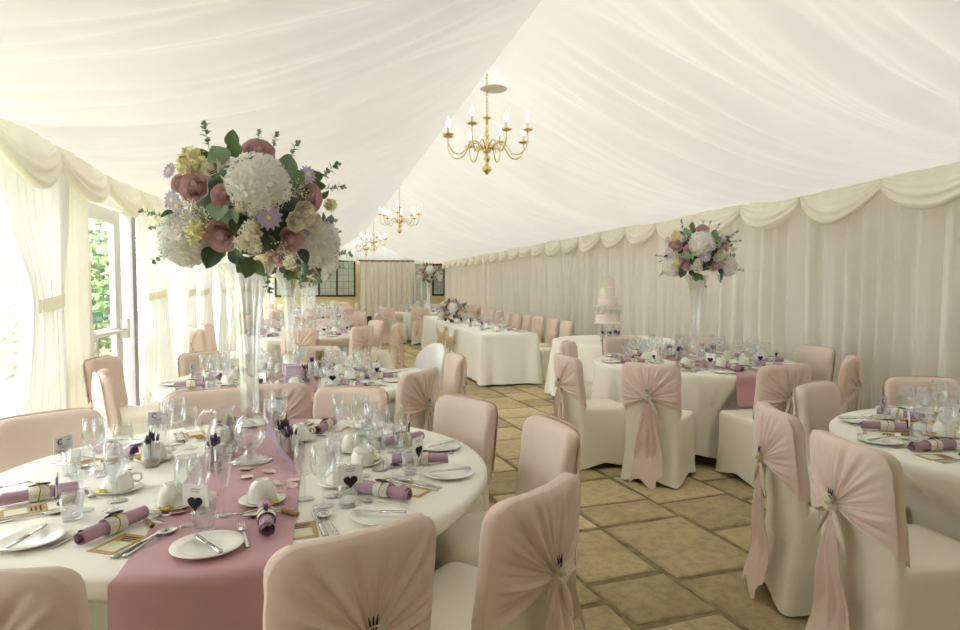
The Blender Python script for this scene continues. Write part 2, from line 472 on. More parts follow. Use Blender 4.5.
# ------------------------------------------------------------------ setting: left side (glazed), far end and rear
def build_left():
    # sill and head boards of the glazed side, broken at the doorway
    m = MB()
    D0, D1 = 6.15, 7.72
    m.box(XL-.10, XL-.03, Y0, Y1, 2.22, EAVE+.1, .004)
    for a, b in ((Y0, D0), (D1, Y1)):
        m.box(XL-.10, XL-.03, a, b, 0, .10, .004)
    tag(m.build('wall_left', M_WFRAME, smooth=False), kind='structure')
    ys = []
    y = D0
    while y > Y0: ys.append((max(Y0, y-1.55), y)); y -= 1.55
    y = D1
    while y < Y1-.2: ys.append((y, min(Y1, y+1.55))); y += 1.55
    for i, (a, b) in enumerate(sorted(ys)):
        f = MB()
        for q in (a, b-.06): f.box(XL-.09, XL-.04, q, q+.06, .10, 2.22, .003)
        for z in (.10, .75, 2.17): f.box(XL-.09, XL-.04, a+.06, b-.06, z, z+.05, .003)
        f.box(XL-.08, XL-.05, (a+b)/2-.02, (a+b)/2+.02, .15, 2.17, .003)
        w = tag(f.build('window_%d' % (i+1), M_WFRAME, smooth=False), kind='structure')
        MB().box(XL-.067, XL-.063, a+.06, b-.06, .15, 2.17).build('pane', M_PANE, w, smooth=False)
    # door
    f = MB()
    f.box(XL-.11, XL-.01, D0, D0+.06, 0, 2.22, .004)
    f.box(XL-.11, XL+.03, D1-.16, D1-.02, 0, 2.22, .004)
    d = tag(f.build('door_1', M_GREYFRAME, smooth=False), kind='structure')
    s = MB()
    a, b = D0+.08, 7.36
    s.box(XL-.08, XL-.03, a, a+.10, .02, 2.2, .004); s.box(XL-.08, XL-.03, b-.20, b, .02, 2.2, .004)
    s.box(XL-.08, XL-.03, a+.1, b-.2, 2.06, 2.2, .004); s.box(XL-.08, XL-.03, a+.1, b-.2, .02, .2, .004)
    s.box(XL-.08, XL-.03, a+.1, b-.2, .95, 1.02, .004)
    s.build('door_stile', M_WFRAME, d, smooth=False)
    MB().box(XL-.057, XL-.053, a+.1, b-.2, .2, 2.06).build('pane', M_PANE, d, smooth=False)
    h = MB(); h.tube([(XL+.03, a+.12, .99), (XL+.03, b-.05, .99)], .016, 8); h.box(XL-.03, XL+.05, b-.12, b-.02, .90, 1.10, .008)
    h.box(XL-.03, XL+.05, a+.02, a+.1, .94, 1.04, .008)
    h.build('panic_bar', M_WFRAME, d)
    MB().box(XL-.04, XL-.032, b-1.0, b-.58, 1.09, 1.20, .002).build('door_sign', M_SIGN, d, smooth=False)
    text_mesh('sign_lettering', 'Push to open', .085, M_CARD, d, Matrix(((0, 0, 1, XL-.030), (1, 0, 0, b-.62), (0, 1, 0, 1.115), (0, 0, 0, 1))), 'RIGHT')
build_left()

def hang(name, label, a, b, mat, cat='curtain', x=None, tie=None, group=None, seed=0, pinch=.5, tieside=0, top=2.32):
    """a hanging curtain along the window side; tie = height of its tie band"""
    x = XL+.075 if x is None else x
    r = random.Random(seed); ph = r.random()*6
    n = max(3, int((b-a)/.13))
    t = thing(name, label, cat, (x, (a+b)/2, 0), 0, group)
    mid = (a+b)/2
    yt = lerp(a, b, .5+.5*tieside)
    def fn(u, v):
        z = lerp(.015, top, v); y = lerp(a, b, u)
        k = 0
        if tie:
            k = math.exp(-((z-tie)/.42)**2)*pinch if z > tie else pinch*math.exp(-((z-tie)/.9)**2)
        y = lerp(y, yt+(y-mid)*.12, k)
        amp = .035*(1+.5*k)
        return (amp*sin(2*PI*u*n+ph+.8*sin(v*2+u*9)) + .012*sin(2*PI*u*n*2.3+ph), y-mid, z)
    MB().grid(fn, n*12, 26).build('curtain_panel', mat, t)
    if tie:
        w = (b-a)*.5*(1-pinch)+.02
        c = yt-mid
        def band(u, v):
            an = 2*PI*u
            return (.058*cos(an), c+(w*.75+.05)*sin(an), tie-.045+.09*v+.02*sin(an))
        MB().grid(band, 24, 2, cu=True).build('tie_band', M_TIE, t)
    return t
hang('curtain', 'cream full-length curtain panel hanging before the glazed garden door', 5.10, 6.13, M_DRAPE, seed=1, x=XL+.06)
hang('curtain', 'sheer white curtain tied back with a cream band, cut by the frame', 4.25, 5.32, M_SHEER, tie=1.33, seed=2, pinch=.55, tieside=.3, x=XL+.19)
hang('curtain', 'sheer curtain on the window side behind the left of the camera', 2.6, 4.1, M_SHEER, tie=1.33, seed=3, pinch=.5)
hang('curtain', 'sheer curtain on the window side close to the house wall', .6, 2.4, M_SHEER, tie=1.33, seed=4, pinch=.5)
ORD = ['first', 'second', 'third', 'fourth', 'fifth', 'sixth', 'seventh', 'eighth', 'ninth', 'tenth', 'eleventh', 'twelfth', 'thirteenth', 'fourteenth']
yy = 7.74
for i in range(12):
    w = 1.55
    hang('curtain', '%s tied-back sheer white curtain beyond the garden door' % ORD[i], yy, min(yy+w-.04, Y1-.1), M_SHEER, tie=1.33, seed=10+i, pinch=.5, tieside=(.25 if i % 2 else -.25), group='sheer curtains beyond the door')
    yy += w

def build_far():
    yb = Y1
    def leaded(name, x0, x1, z0, z1, n, lw=5):
        f = MB(); t = .07
        f.box(x0, x1, yb-.07, yb+.02, z1-t, z1, .004); f.box(x0, x1, yb-.07, yb+.02, z0, z0+t, .004)
        for k in range(n+1):
            q = lerp(x0+t/2, x1-t/2, k/n)
            f.box(q-t/2, q+t/2, yb-.06, yb+.02, z0+t, z1-t, .004)
        w = tag(f.build(name, M_DARKWOOD, smooth=False), kind='structure')
        MB().box(x0+.03, x1-.03, yb-.02, yb-.015, z0+.03, z1-.03).build('pane', M_OBSC, w, smooth=False)
        c = MB()
        for k in range(n):
            a = lerp(x0+t/2, x1-t/2, k/n)+t/2; b = lerp(x0+t/2, x1-t/2, (k+1)/n)-t/2
            for j in range(1, 3): c.box(lerp(a, b, j/3)-.007, lerp(a, b, j/3)+.007, yb-.028, yb-.02, z0+t, z1-t)
            for j in range(1, lw): c.box(a, b, yb-.028, yb-.02, lerp(z0+t, z1-t, j/lw)-.007, lerp(z0+t, z1-t, j/lw)+.007)
        c.build('lead_came', M_LEAD, w, smooth=False)
    tag(MB().box(XL-.3, XR+.2, yb, yb+.1, 0, 2.5).build('wall_far', M_PLASTER, smooth=False), kind='structure')
    leaded('window_31', -.98, 1.22, .93, 2.43, 3)
    leaded('window_32', -1.95, -1.25, .93, 2.43, 1)
    leaded('window_33', 4.40, 4.95, .95, 2.30, 1)
    # white glazed door
    f = MB()
    for q in (3.62, 3.90, 4.16): f.box(q, q+.07, yb-.09, yb-.01, .02, 2.36, .004)
    f.box(3.69, 4.16, yb-.09, yb-.01, 2.28, 2.36, .004); f.box(3.69, 4.16, yb-.09, yb-.01, .02, .75, .004)
    d = tag(f.build('door_2', M_WFRAME, smooth=False), kind='structure')
    MB().box(3.66, 4.2, yb-.04, yb-.03, .7, 2.3).build('pane', M_OBSC, d, smooth=False)
    # dark curtain track
    tag(MB().box(1.35, 3.62, yb-.25, yb-.17, 2.37, 2.42, .003).build('trim_4', M_DARKWOOD, smooth=False), kind='structure')
    t = thing('curtain', 'long cream curtain drawn across the far end wall', 'curtain', (2.47, yb-.21, 0))
    def fn(u, v):
        return (lerp(-1.07, 1.10, u), .06*sin(2*PI*u*9+1.1*sin(u*8))+.015*sin(2*PI*u*21), lerp(.02, 2.38, v))
    MB().grid(fn, 240, 6).build('curtain_panel', M_FARCURT, t)
build_far()
# unseen board and side panel added to keep light off the near end
tag(MB().box(XL-.6, XR+.5, Y0-.3, .35, 3.62, 3.72, .01).build('ceiling_shade_board', M_DARKWOOD, smooth=False), kind='structure')
tag(MB().box(XL-.45, XL-.3, Y0-.3, .4, 0, 3.6).build('wall_shade_panel', M_BRICK, smooth=False), kind='structure')
# house wall behind the camera, closing the marquee
tag(MB().box(XL-.3, XR+.3, Y0-.25, Y0-.05, 0, 4.0).build('wall_near', M_BRICK, smooth=False), kind='structure')

# ------------------------------------------------------------------ chairs
TOP = .885
def lean(z): return -.055*max(0, z-.44)/.45
def curve(x): return -.035*(1-(x/.215)**2)
def rrect(hx, hy0, hy1, r, n=6):
    pts = []
    for cx, cy, a0 in ((hx-r, hy1-r, 0), (-hx+r, hy1-r, 90), (-hx+r, hy0+r, 180), (hx-r, hy0+r, 270)):
        for k in range(n+1):
            a = rad(a0+90*k/n); pts.append((cx+r*cos(a), cy+r*sin(a)))
    out = []
    for i, p in enumerate(pts):        # subdivide the long straight runs
        out.append(p); q = pts[(i+1) % len(pts)]
        d = math.hypot(q[0]-p[0], q[1]-p[1])
        if d > .06:
            for k in range(1, 6): out.append((lerp(p[0], q[0], k/6), lerp(p[1], q[1], k/6)))
    return out
def make_rose(parent, name, mat, c, r, M=None, seed=0, layers=(3, 4, 5, 6)):
    m = MB(); rr = random.Random(seed)
    for li, n in enumerate(layers):
        rad_ = r*(.22+.78*(li/(len(layers)-1)))
        h = r*(1.0-.12*li); op = .25+.75*li/(len(layers)-1)
        for k in range(n):
            a0 = 2*PI*(k+rr.random()*.35)/n+li*.7
            sp = 2*PI/n*.72
            H = r*(1.25-.45*li/(len(layers)-1))
            def fn(u, v):
                a = a0+(u-.5)*2*sp*(.5+.5*sin(PI*min(1, v*.75+.12)))
                e = abs(2*u-1)
                rr_ = rad_*(.35+.65*sin(v*PI/2)**.7)*(1-.10*(1-e))
                z = -.65*r + H*v**1.25*(1-.12*e*e)
                k = max(0, v-.7)/.3
                rr_ += .16*rad_*k*op; z -= .14*H*k*k*op
                return (rr_*cos(a), rr_*sin(a), z)
            m.grid(fn, 4, 4)
    m.sphere((0, 0, -.05*r), r*.42, 8, 6)
    if M: m.xf(M)
    m.xf(Matrix.Translation(c))
    return m.build(name, mat, parent)
def aim(d, spin=0):
    """matrix turning +Z toward d"""
    return Vector(d).normalized().to_track_quat('Z', 'Y').to_matrix().to_4x4() @ Matrix.Rotation(spin, 4, 'Z')

HT = .030     # half thickness of the padded back
def back_bounds(th, zk, hw=.213, zt=TOP, rc=.07):
    """distance from the knot to the hood outline in direction th (x,z plane)"""
    d = (cos(th), sin(th)); s = .02
    while s < .8:
        x, z = d[0]*s, zk+d[1]*s
        ax = abs(x)
        inside = ax < hw and z < zt
        if inside and ax > hw-rc and z > zt-rc:
            inside = math.hypot(ax-(hw-rc), z-(zt-rc)) < rc
        if not inside: break
        s += .003
    return s
def make_chair(variant=0, sash=True):
    r = random.Random(100+variant)
    root = thing('banquet_chair', 'chair', 'chair')
    # seat cover with skirt to the floor
    m = MB(); rings = []
    prof = [(0, .218, -.10, .440), (.06, .213, -.09, .432), (.2, .208, -.065, .424), (.36, .205, -.04, .418), (.43, .205, -.035, .420), (.462, .201, -.03, .422), (.476, .192, -.02, .408), (.482, .15, .02, .36), (.484, .07, .1, .3)]
    for i, (z, hx, a, b) in enumerate(prof):
        ring = []
        for x, y in rrect(hx, a, b, min(.05, hx*.5)):
            zz = z
            if i == 0:
                ex = 1-min(1, abs(x)/.2) if (y > b-.06 or y < a+.06) else 0
                ey = 1-min(1, abs(y-(a+b)/2)/.24) if abs(x) > hx-.03 else 0
                zz = .004+.05*max(ex, ey)**1.2
            ring.append((x + .003*sin(y*40+z*20), y + .003*sin(x*37+z*17), zz))
        rings.append(ring)
    m.loops(rings, False, True)
    m.build('seat_cover', M_IVORY, root)
    # ivory back cover (shows below the chiffon)
    m = MB(); rings = []
    for z in (.30, .42, .54, .66, .76, .84):
        ring = []
        for x, y in rrect(.203, -HT, HT, .028, 4):
            ring.append((x, y+lean(z)+curve(x), z))
        rings.append(ring)
    m.loops(rings, False, True)
    m.build('back_cover', M_IVORY, root)
    # chiffon hood: shell over front, sides and top
    zk = .645
    m = MB(); rings = []
    zs = [0, .12, .25, .4, .55, .68, .78, .86, .92, .96, .985, 1.0]
    outl = rrect(.211, -HT-.008, HT+.008, .032, 5)
    for s in zs:
        ring = []
        for x, y in outl:
            bk = max(0, -y/(HT+.008))            # 1 on the back face
            zb = .485 if bk < .3 else lerp(.545, .62, max(0, 1-abs(x)/.2))
            if abs(x) > .182 and abs(y) < HT: zb = .515
            z = lerp(zb, TOP, s)
            dz = max(0, z-(TOP-.06))/.06
            kx = 1-(1-math.sqrt(max(0, 1-dz*dz)))*.24
            ky = 1-(1-math.sqrt(max(0, 1-dz**3)))*.75
            ring.append((x*kx+.002*sin(z*50+y*80), y*ky+lean(z)+curve(x*kx)+.002*sin(x*45+z*30), z))
        rings.append(ring)
    m.loops(rings, False, True)
    m.build('chiffon_hood', M_CHIF, root)
    # gathered pleats on the outside of the back, radiating from the knot
    m = MB(); n = 150 if sash else 60; ns = 14
    th0 = math.atan2(.545-zk, .213); th1 = PI-th0
    phs = [r.random()*6 for _ in range(5)]
    def fn(u, v):
        th = lerp(th0, th1, u); bd = back_bounds(th, zk) + .004
        s = lerp(.012, bd, v); x, z = cos(th)*s, zk+sin(th)*s
        amp = .0165*(sin(PI*min(1, v*.93+.07))**.6)*(1-.75*sstep(.72, 1, v))
        rg = 0
        for k, f in enumerate((11, 19, 31)):
            rg += (1-abs(sin(f*u*PI/2*1.6+phs[k]+1.1*sin(u*9+phs[k+1])+.35*v)))/(1+.7*k)
        bulge = .020*(1-v)**2.2
        # between the knot and the sides the chiffon lifts off a little
        y = -(HT+.011) + lean(z)+curve(x) - amp*rg - bulge + .012*sstep(.965, 1, v)
        sagz = -.006*sin(PI*v)*rg
        return (x, y, z+sagz*.6)
    m.grid(fn, n, ns)
    m.build('gathered_sash', M_CHIF, root)
    yk = -(HT+.035)+lean(zk)+curve(0)
    m = MB(); m.sphere((0, yk, zk-.012), .028, 12, 8, (.9, .7, 1.25), fn=lambda p: 1+.09*sin(9*p[0]+7*p[2])+.06*sin(17*p[2]))
    m.build('sash_knot', M_CHIF, root)
    # two hanging tails
    zlo = .03 if variant == 0 else .06
    for q, (dx, z_end, w1) in enumerate(((-.012, zlo, .20), (.035, zlo+.04, .13)) if variant != 1 else ((.022, zlo, .19), (-.03, zlo+.16, .11))):
        ph = r.random()*6
        m = MB()
        def ft(u, v):
            z = lerp(zk-.02, z_end, v) - .03*v*sin(u*PI*2+ph)
            w = lerp(.040, w1, v**.8)
            x = dx*(.3+1.8*v) + (u-.5)*w + .012*sin(v*6+ph)*v
            y = yk+.01 - .018*sin(PI*min(1, v*1.6)) - .012*v + .020*sin(u*PI*4+ph+v*2)*(.3+.7*v) - .006*q
            return (x, min(y, -.046+lean(z)+curve(x)-.10*sstep(.45, .0, z)), z)
        m.grid(ft, 20, 22)
        # returning fold behind
        m.build('sash_tail', M_CHIF, root)
    # small bow ears beside the knot
    m = MB()
    for s in (-1, 1):
        def fb(u, v):
            a = 2*PI*u; l = v*.12
            return (s*(.012+l*.62)+.01*cos(a)*sin(PI*v), yk-.012-.010*sin(a)*sin(PI*min(1, v+.12)), zk-.02-l*1.15+.022*cos(a)*sin(PI*min(1, v*.8+.15)))
        m.grid(fb, 10, 8, cu=True)
    m.build('sash_bow', M_CHIF, root)
    make_rose(root, 'rose_brooch', M_CREAM, (0, yk-.030, zk+.016), .027, aim((0, -1, .15)), seed=variant, layers=(3, 4, 5))
    m = MB()
    for k in range(3):
        m.tube([(.005*k-.005, yk-.018, zk+.02), (.009*k-.009, yk-.016, zk+.045), (.012*k-.011, yk-.014, zk+.060)], [.001, .0024, .001], 6)
    m.build('lavender_sprig', M_LAV, root)
    return root
chair_protos = [Proto(lambda v=v: make_chair(v)) for v in range(3)]

def dir_phrase(ang, side):
    """plain words for the place at a round table; side = 'windows' (-X) or 'curtain wall' (+X)"""
    W = 'window' if side == 'L' else 'aisle'; A = 'aisle' if side == 'L' else 'wall'
    names = {-90: 'near end', -68: 'near end toward %s' % A, -45: 'near %s corner' % A, -22: '%s side toward near end' % A, 0: '%s side' % A,
             22: '%s side toward far end' % A, 45: 'far %s corner' % A, 68: 'far end toward %s' % A, 90: 'far end', 112: 'far end toward %s' % W,
             135: 'far %s corner' % W, 158: '%s side toward far end' % W, 180: '%s side' % W, -158: '%s side toward near end' % W,
             -135: 'near %s corner' % W, -112: 'near end toward %s' % W}
    a = (ang+180) % 360-180
    best = min(names, key=lambda k: abs((a-k+180) % 360-180))
    return names[best]

TABLES = {
    'nine': dict(c=(-.30, 2.60), R=.92, side='L', ref='number nine table', full=True, runner=True,
                 chairs=[(-71.8, 1.09, 6), (-45, 1.19, -7), (-110, 1.12, 4), (-6, 1.15, 12), (26.5, 1.03, 2), (66, 1.0), (107, 1.04, 4), (149, 1.0, -24)],
                 seats=[-118, -79, -43, -8, 21, 63, 108, 150, -160], vase=(-.30, 2.70), cloth=M_CLOTH),
    'six': dict(c=(-.26, 4.95), R=.92, side='L', ref='number six table', full=True, runner=True,
                chairs=[(-92, 1.03), (-41, 1.08), (5, 1.22), (-166, 1.13), (159, 1.46, 8), (134, 1.0, -4), (80, 1.03)],
                seats=[-164, -125, -86, -46, -7, 30, 65, 99, 130, 161], vase=(-.26, 4.98), cloth=M_WCLOTH),
    'cake': dict(c=(3.33, 5.27), R=.92, side='R', ref='table nearest cake', full=True, runner=True,
                 chairs=[(-134, 1.43), (-162, 1.45, -16), (146, 1.13), (-97, 1.33, 9), (-18, 1.02, 20), (103, 1.04), (55, 1.0), (-57, 1.2, 10)],
                 seats=[-175, -135, -95, -57, -20, 15, 50, 85, 115, 147], vase=(3.38, 5.35), cloth=M_CLOTH),
    'corner': dict(c=(3.19, 2.14), R=.90, side='R', ref='nearest wall-side table', full=True, runner=False,
                   chairs=[(-171, 1.26, -16), (161, 1.16, 0), (115, 1.0), (71, 1.0)],
                   seats=[176, 143, 108, 72], vase=None, cloth=M_CLOTH),
    'third': dict(c=(-.30, 9.6), R=.90, side='L', ref='third window-side table', full=False, runner=True,
                  chairs=[(-92, 1.04), (-45, 1.05), (-14, 1.28), (25, 1.12), (75, 1.05), (122, 1.05), (172, 1.3), (-150, 1.45)],
                  seats=[-160, -125, -88, -50, -15, 20, 60, 95, 130, 165], vase=(-.30, 9.6), cloth=M_WCLOTH),
    'fourth': dict(c=(-.30, 12.9), R=.90, side='L', ref='fourth window-side table', full=False, runner=True,
                   chairs=[(-95, 1.1), (-50, 1.1), (-12, 1.25), (30, 1.1), (75, 1.1), (122, 1.1), (168, 1.2), (-142, 1.15)],
                   seats=[-162, -126, -90, -54, -18, 18, 54, 90, 126], vase=(-.30, 12.9), cloth=M_WCLOTH),
    'fifth': dict(c=(-.30, 16.0), R=.90, side='L', ref='fifth window-side table', full=False, runner=False,
                  chairs=[(-90, 1.1), (-45, 1.1), (0, 1.15), (45, 1.1), (90, 1.1), (180, 1.15), (-135, 1.12)],
                  seats=[-162, -126, -90, -54, -18, 18, 54], vase=(-.30, 16.0), cloth=M_WCLOTH),
    'sixth': dict(c=(-.30, 19.5), R=.90, side='L', ref='sixth window-side table', full=False, runner=False,
                  chairs=[(-90, 1.1), (-45, 1.1), (0, 1.15), (45, 1.1), (180, 1.15), (-135, 1.12)],
                  seats=[-162, -126, -90, -54, -18, 18], vase=(-.30, 19.5), cloth=M_WCLOTH),
    'beyond': dict(c=(2.62, 16.5), R=.90, side='R', ref='farthest aisle-side table', full=False, runner=False,
                   chairs=[(-137, 1.55), (-165, 1.2), (-108, 1.3), (-30, 1.25), (-70, 1.25), (15, 1.2), (70, 1.1), (125, 1.1)],
                   seats=[-160, -124, -90, -54, -18, 20, 60, 100, 140], vase=(2.62, 16.5), cloth=M_WCLOTH),
}
# ------------------------------------------------------------------ round tables and cloths
def cloth_radius(T, th, z):
    c, R = T['c'], T['R']
    d = max(0, (ZT-z)/ZT)
    sd = T['seed']
    wav = sin(9*th+sd)+.6*sin(16*th+2.1*sd)+.5*sin(23*th+sd*.7)
    runner_damp = 1.0
    r = R + .012 + .06*d + .040*d*wav*runner_damp
    for q in T['chairs']:
        ang, rb = q[0], q[1]; fo = rad(q[2]) if len(q) > 2 else 0
        if rb-.5 > R+.12 or z > .72: continue
        # distance along direction th to the tucked seat (a square in the chair's own frame)
        a = rad(ang); ox, oy = rb*cos(a), rb*sin(a)
        fa = a+PI+fo; fx, fy = cos(fa), sin(fa); rx, ry = fy, -fx
        dx, dy = cos(th), sin(th); hw = .262; fr = .510
        wz = 1-sstep(.50, .72, z)
        lo = 1e9
        for k in range(12):
            t = r*(1-k/12*.75)
            px, py = dx*t-ox, dy*t-oy
            if abs(px*rx+py*ry) < hw and -.2 < px*fx+py*fy < fr: lo = t
        if lo < 1e8: r = min(r, lerp(r, max(.2, lo-.07*.5), wz))
    return r
seat_front = .478
def make_round_table(key):
    T = TABLES[key]; T['seed'] = len(key)*1.7+T['c'][1]
    cx, cy = T['c']; R = T['R']
    t = thing('round_table', 'round banquet table hidden under the cloth of the %s' % T['ref'], 'table', (cx, cy, 0), 0)
    MB().lathe([(.01, ZT-.030), (R-.02, ZT-.030), (R-.012, ZT-.02), (R-.012, ZT-.008), (R-.02, ZT-.004), (.01, ZT-.004)], 48).build('tabletop', M_WOOD, t)
    for k in range(4):
        a = PI/4+k*PI/2
        m = MB(); m.tube([(.22*cos(a), .22*sin(a), ZT-.031), (.30*cos(a), .30*sin(a), .35), (.34*cos(a), .34*sin(a), .002)], .014, 8)
        m.build('leg', M_ALU, t)
    m = MB(); n = 180
    prof = [(.02, ZT), (R*.5, ZT), (R*.85, ZT), (R-.02, ZT), (R+.002, ZT-.002), (R+.011, ZT-.012)]
    zs = [.70, .66, .62, .58, .54, .50, .46, .40, .32, .22, .12, .05, .02]
    hem = T.get('hem', .02)
    rings = []
    for r_, z in prof:
        rings.append([(r_*cos(2*PI*i/n), r_*sin(2*PI*i/n), z) for i in range(n)])
    for z in zs:
        ring = []
        for i in range(n):
            th = 2*PI*i/n; zz = z
            if z < .2: zz = z + (.2-z)/.2*(.045+.03*sin(5*th+T['seed'])+.02*sin(11*th))
            r_ = cloth_radius(T, th, zz)
            ring.append((r_*cos(th), r_*sin(th), zz))
        rings.append(ring)
    m.loops(rings, True, False)
    c = m.build('tablecloth', T['cloth'], loc=(cx, cy, .001))
    tag(c, 'floor-length ivory cloth over the %s' % T['ref'], 'tablecloth')
    if T['runner']:
        hw = .205; zedge = .30
        def fn(u, v):
            x = (u-.5)*2*hw
            ye = math.sqrt((R+.006)**2-x*x); drop = .235
            tot = 2*(ye+drop); s = v*tot - tot/2
            sg = 1 if s > 0 else -1
            if abs(s) <= ye: 
                e = sstep(ye-.02, ye, abs(s))
                return (x, s+sg*.004*e, ZT+.004-.006*e)
            z = ZT-(abs(s)-ye)
            th = math.atan2(sg*ye, x)
            # runner lies over the outermost cloth around it
            rr = max(R+.021+.05*(ZT-z), max(cloth_radius(T, th+q, max(z, .05)) for q in (-.07, 0, .07)) + .012)
            x2 = x + .012*sin(z*9+x*6)
            th2 = math.atan2(sg*ye, x2)
            return (rr*cos(th2), rr*sin(th2), z)
        o = MB().grid(fn, 24, 110).build('table_runner', M_RUN, loc=(cx, cy, .001))
        tag(o, 'mauve satin runner laid across the %s' % T['ref'], 'table runner')
for k in TABLES: make_round_table(k)

cid = 0
for key, T in TABLES.items():
    cx, cy = T['c']
    for i, q in enumerate(T['chairs']):
        ang, rb = q[0], q[1]; fo = rad(q[2]) if len(q) > 2 else rng.uniform(-.05, .05)
        a = rad(ang); x, y = cx+rb*cos(a), cy+rb*sin(a)
        lab = 'rose-draped ivory chair at the %s of the %s' % (dir_phrase(ang, T['side']), T['ref'])
        chair_protos[cid % 3].place((x, y, 0), a+PI/2+fo, lab, 'draped chairs around the %s' % T['ref'])
        cid += 1
# ------------------------------------------------------------------ tableware prototypes (origin at the underside, z = 0)
def single(name, m, mat, cat, **kw):
    return tag(m.build(name, mat, **kw), name.replace('_', ' '), cat)

def mk_plate(R=.095):
    m = MB(); m.lathe([(.001, .002), (R*.5, 0), (R*.62, .002), (R*.97, .013), (R, .0155), (R*.985, .0175), (R*.66, .0075), (R*.6, .0055), (.001, .0055)], 28)
    return single('side_plate', m, M_CHINA, 'plate')
def mk_saucer():
    m = MB(); R = .075
    m.lathe([(.001, .001), (R*.5, 0), (R*.6, .002), (R*.95, .011), (R, .0135), (R*.98, .0155), (R*.6, .007), (R*.5, .0055), (.001, .0055)], 24)
    return single('saucer', m, M_CHINA, 'saucer')
def mk_cup():
    t = thing('teacup', 'cup', 'cup')
    # stands upside down on its rim
    m = MB(); m.lathe([(.044, .003), (.0465, 0), (.0475, .002), (.0455, .020), (.041, .044), (.033, .058), (.024, .0635), (.0235, .068), (.020, .068), (.019, .0645), (.001, .064)], 24)
    m.lathe([(.044, .003), (.042, .022), (.038, .043), (.03, .055), (.001, .059)], 24)
    m.build('bowl', M_CHINA, t)
    m = MB(); m.tube([(.044, 0, .022), (.058, 0, .016), (.071, 0, .024), (.070, 0, .040), (.055, 0, .047), (.040, 0, .045)], [.0045, .004, .0038, .0038, .004, .005], 8)
    m.build('handle', M_CHINA, t)
    return t
def mk_mint():
    m = MB(); m.box(-.014, .014, -.014, .014, 0, .006, .002)
    m.box(-.010, .010, -.010, .010, .006, .0075, .001)
    for s in (-1, 1): m.tube([(s*.014, 0, .003), (s*.022, .003, .004)], [.003, .0055], 6)
    return single('wrapped_mint', m, M_GOLDF, 'mint')
def flat_outline(pts, thick, zfn=lambda x, y: 0):
    m = MB(); n = len(pts)
    for (y0, w0), (y1, w1) in zip(pts[:-1], pts[1:]):
        v = []
        for y, w in ((y0, w0), (y1, w1)):
            z = zfn(0, y)
            v += [(-w, y, z), (w, y, z), (w*.7, y, z+thick), (-w*.7, y, z+thick)]
        m.add(v, [(0, 1, 5, 4), (1, 2, 6, 5), (2, 3, 7, 6), (3, 0, 4, 7)])
    v = len(m.v)
    m.f.append((0, 3, 2, 1)); m.f.append((v-4, v-3, v-2, v-1))
    return m
def mk_knife():
    t = thing('table_knife', 'knife', 'knife')
    flat_outline([(-.10, .007), (-.095, .010), (-.06, .009), (-.01, .006), (.0, .006)], .006).build('handle', M_STEEL, t)
    flat_outline([(0, .006), (.01, .009), (.06, .0105), (.10, .008), (.115, .003)], .002, lambda x, y: .002).build('blade', M_STEEL, t)
    return t
def mk_butter():
    t = thing('butter_knife', 'butter knife', 'knife')
    flat_outline([(-.085, .005), (-.08, .008), (-.05, .007), (.0, .005)], .005).build('handle', M_STEEL, t)
    flat_outline([(0, .005), (.01, .007), (.06, .009), (.08, .004)], .002, lambda x, y: .0015).build('blade', M_STEEL, t)
    return t
def mk_fork(L_=.19, name='table_fork'):
    t = thing(name, 'fork', 'fork')
    k = L_/.19
    flat_outline([(-.095*k, .006), (-.088*k, .009), (-.06*k, .007), (0, .0035), (.03*k, .0035)], .003, lambda x, y: .002+.006*max(0, 1-abs(y)/.05)).build('handle', M_STEEL, t)
    m = flat_outline([(.03*k, .0035), (.04*k, .011), (.055*k, .012)], .002, lambda x, y: .006-.05*(y-.03*k))
    for i in range(4):
        x = -.0095+i*.00633
        m.tube([(x, .053*k, .0055), (x, .07*k, .0045), (x, .095*k, .008)], [.0017, .0016, .001], 5)
    m.build('tines', M_STEEL, t, sharp=40)
    return t
def mk_spoon(L_=.19, name='soup_spoon', bw=.021):
    t = thing(name, 'spoon', 'spoon')
    k = L_/.19
    flat_outline([(-.095*k, .006), (-.088*k, .009), (-.06*k, .007), (0, .0035), (.04*k, .0035)], .003, lambda x, y: .001+.007*max(0, 1-abs(y)/.06)).build('handle', M_STEEL, t)
    m = MB()
    def fn(u, v):
        a = 2*PI*u; r = v
        x = bw*r*cos(a); y = .068*k+.030*k*r*sin(a)
        return (x, y, .001+.009*r*r)
    m.grid(fn, 18, 5, cu=True)
    m.build('bowl', M_STEEL, t, solid=.0015)
    return t
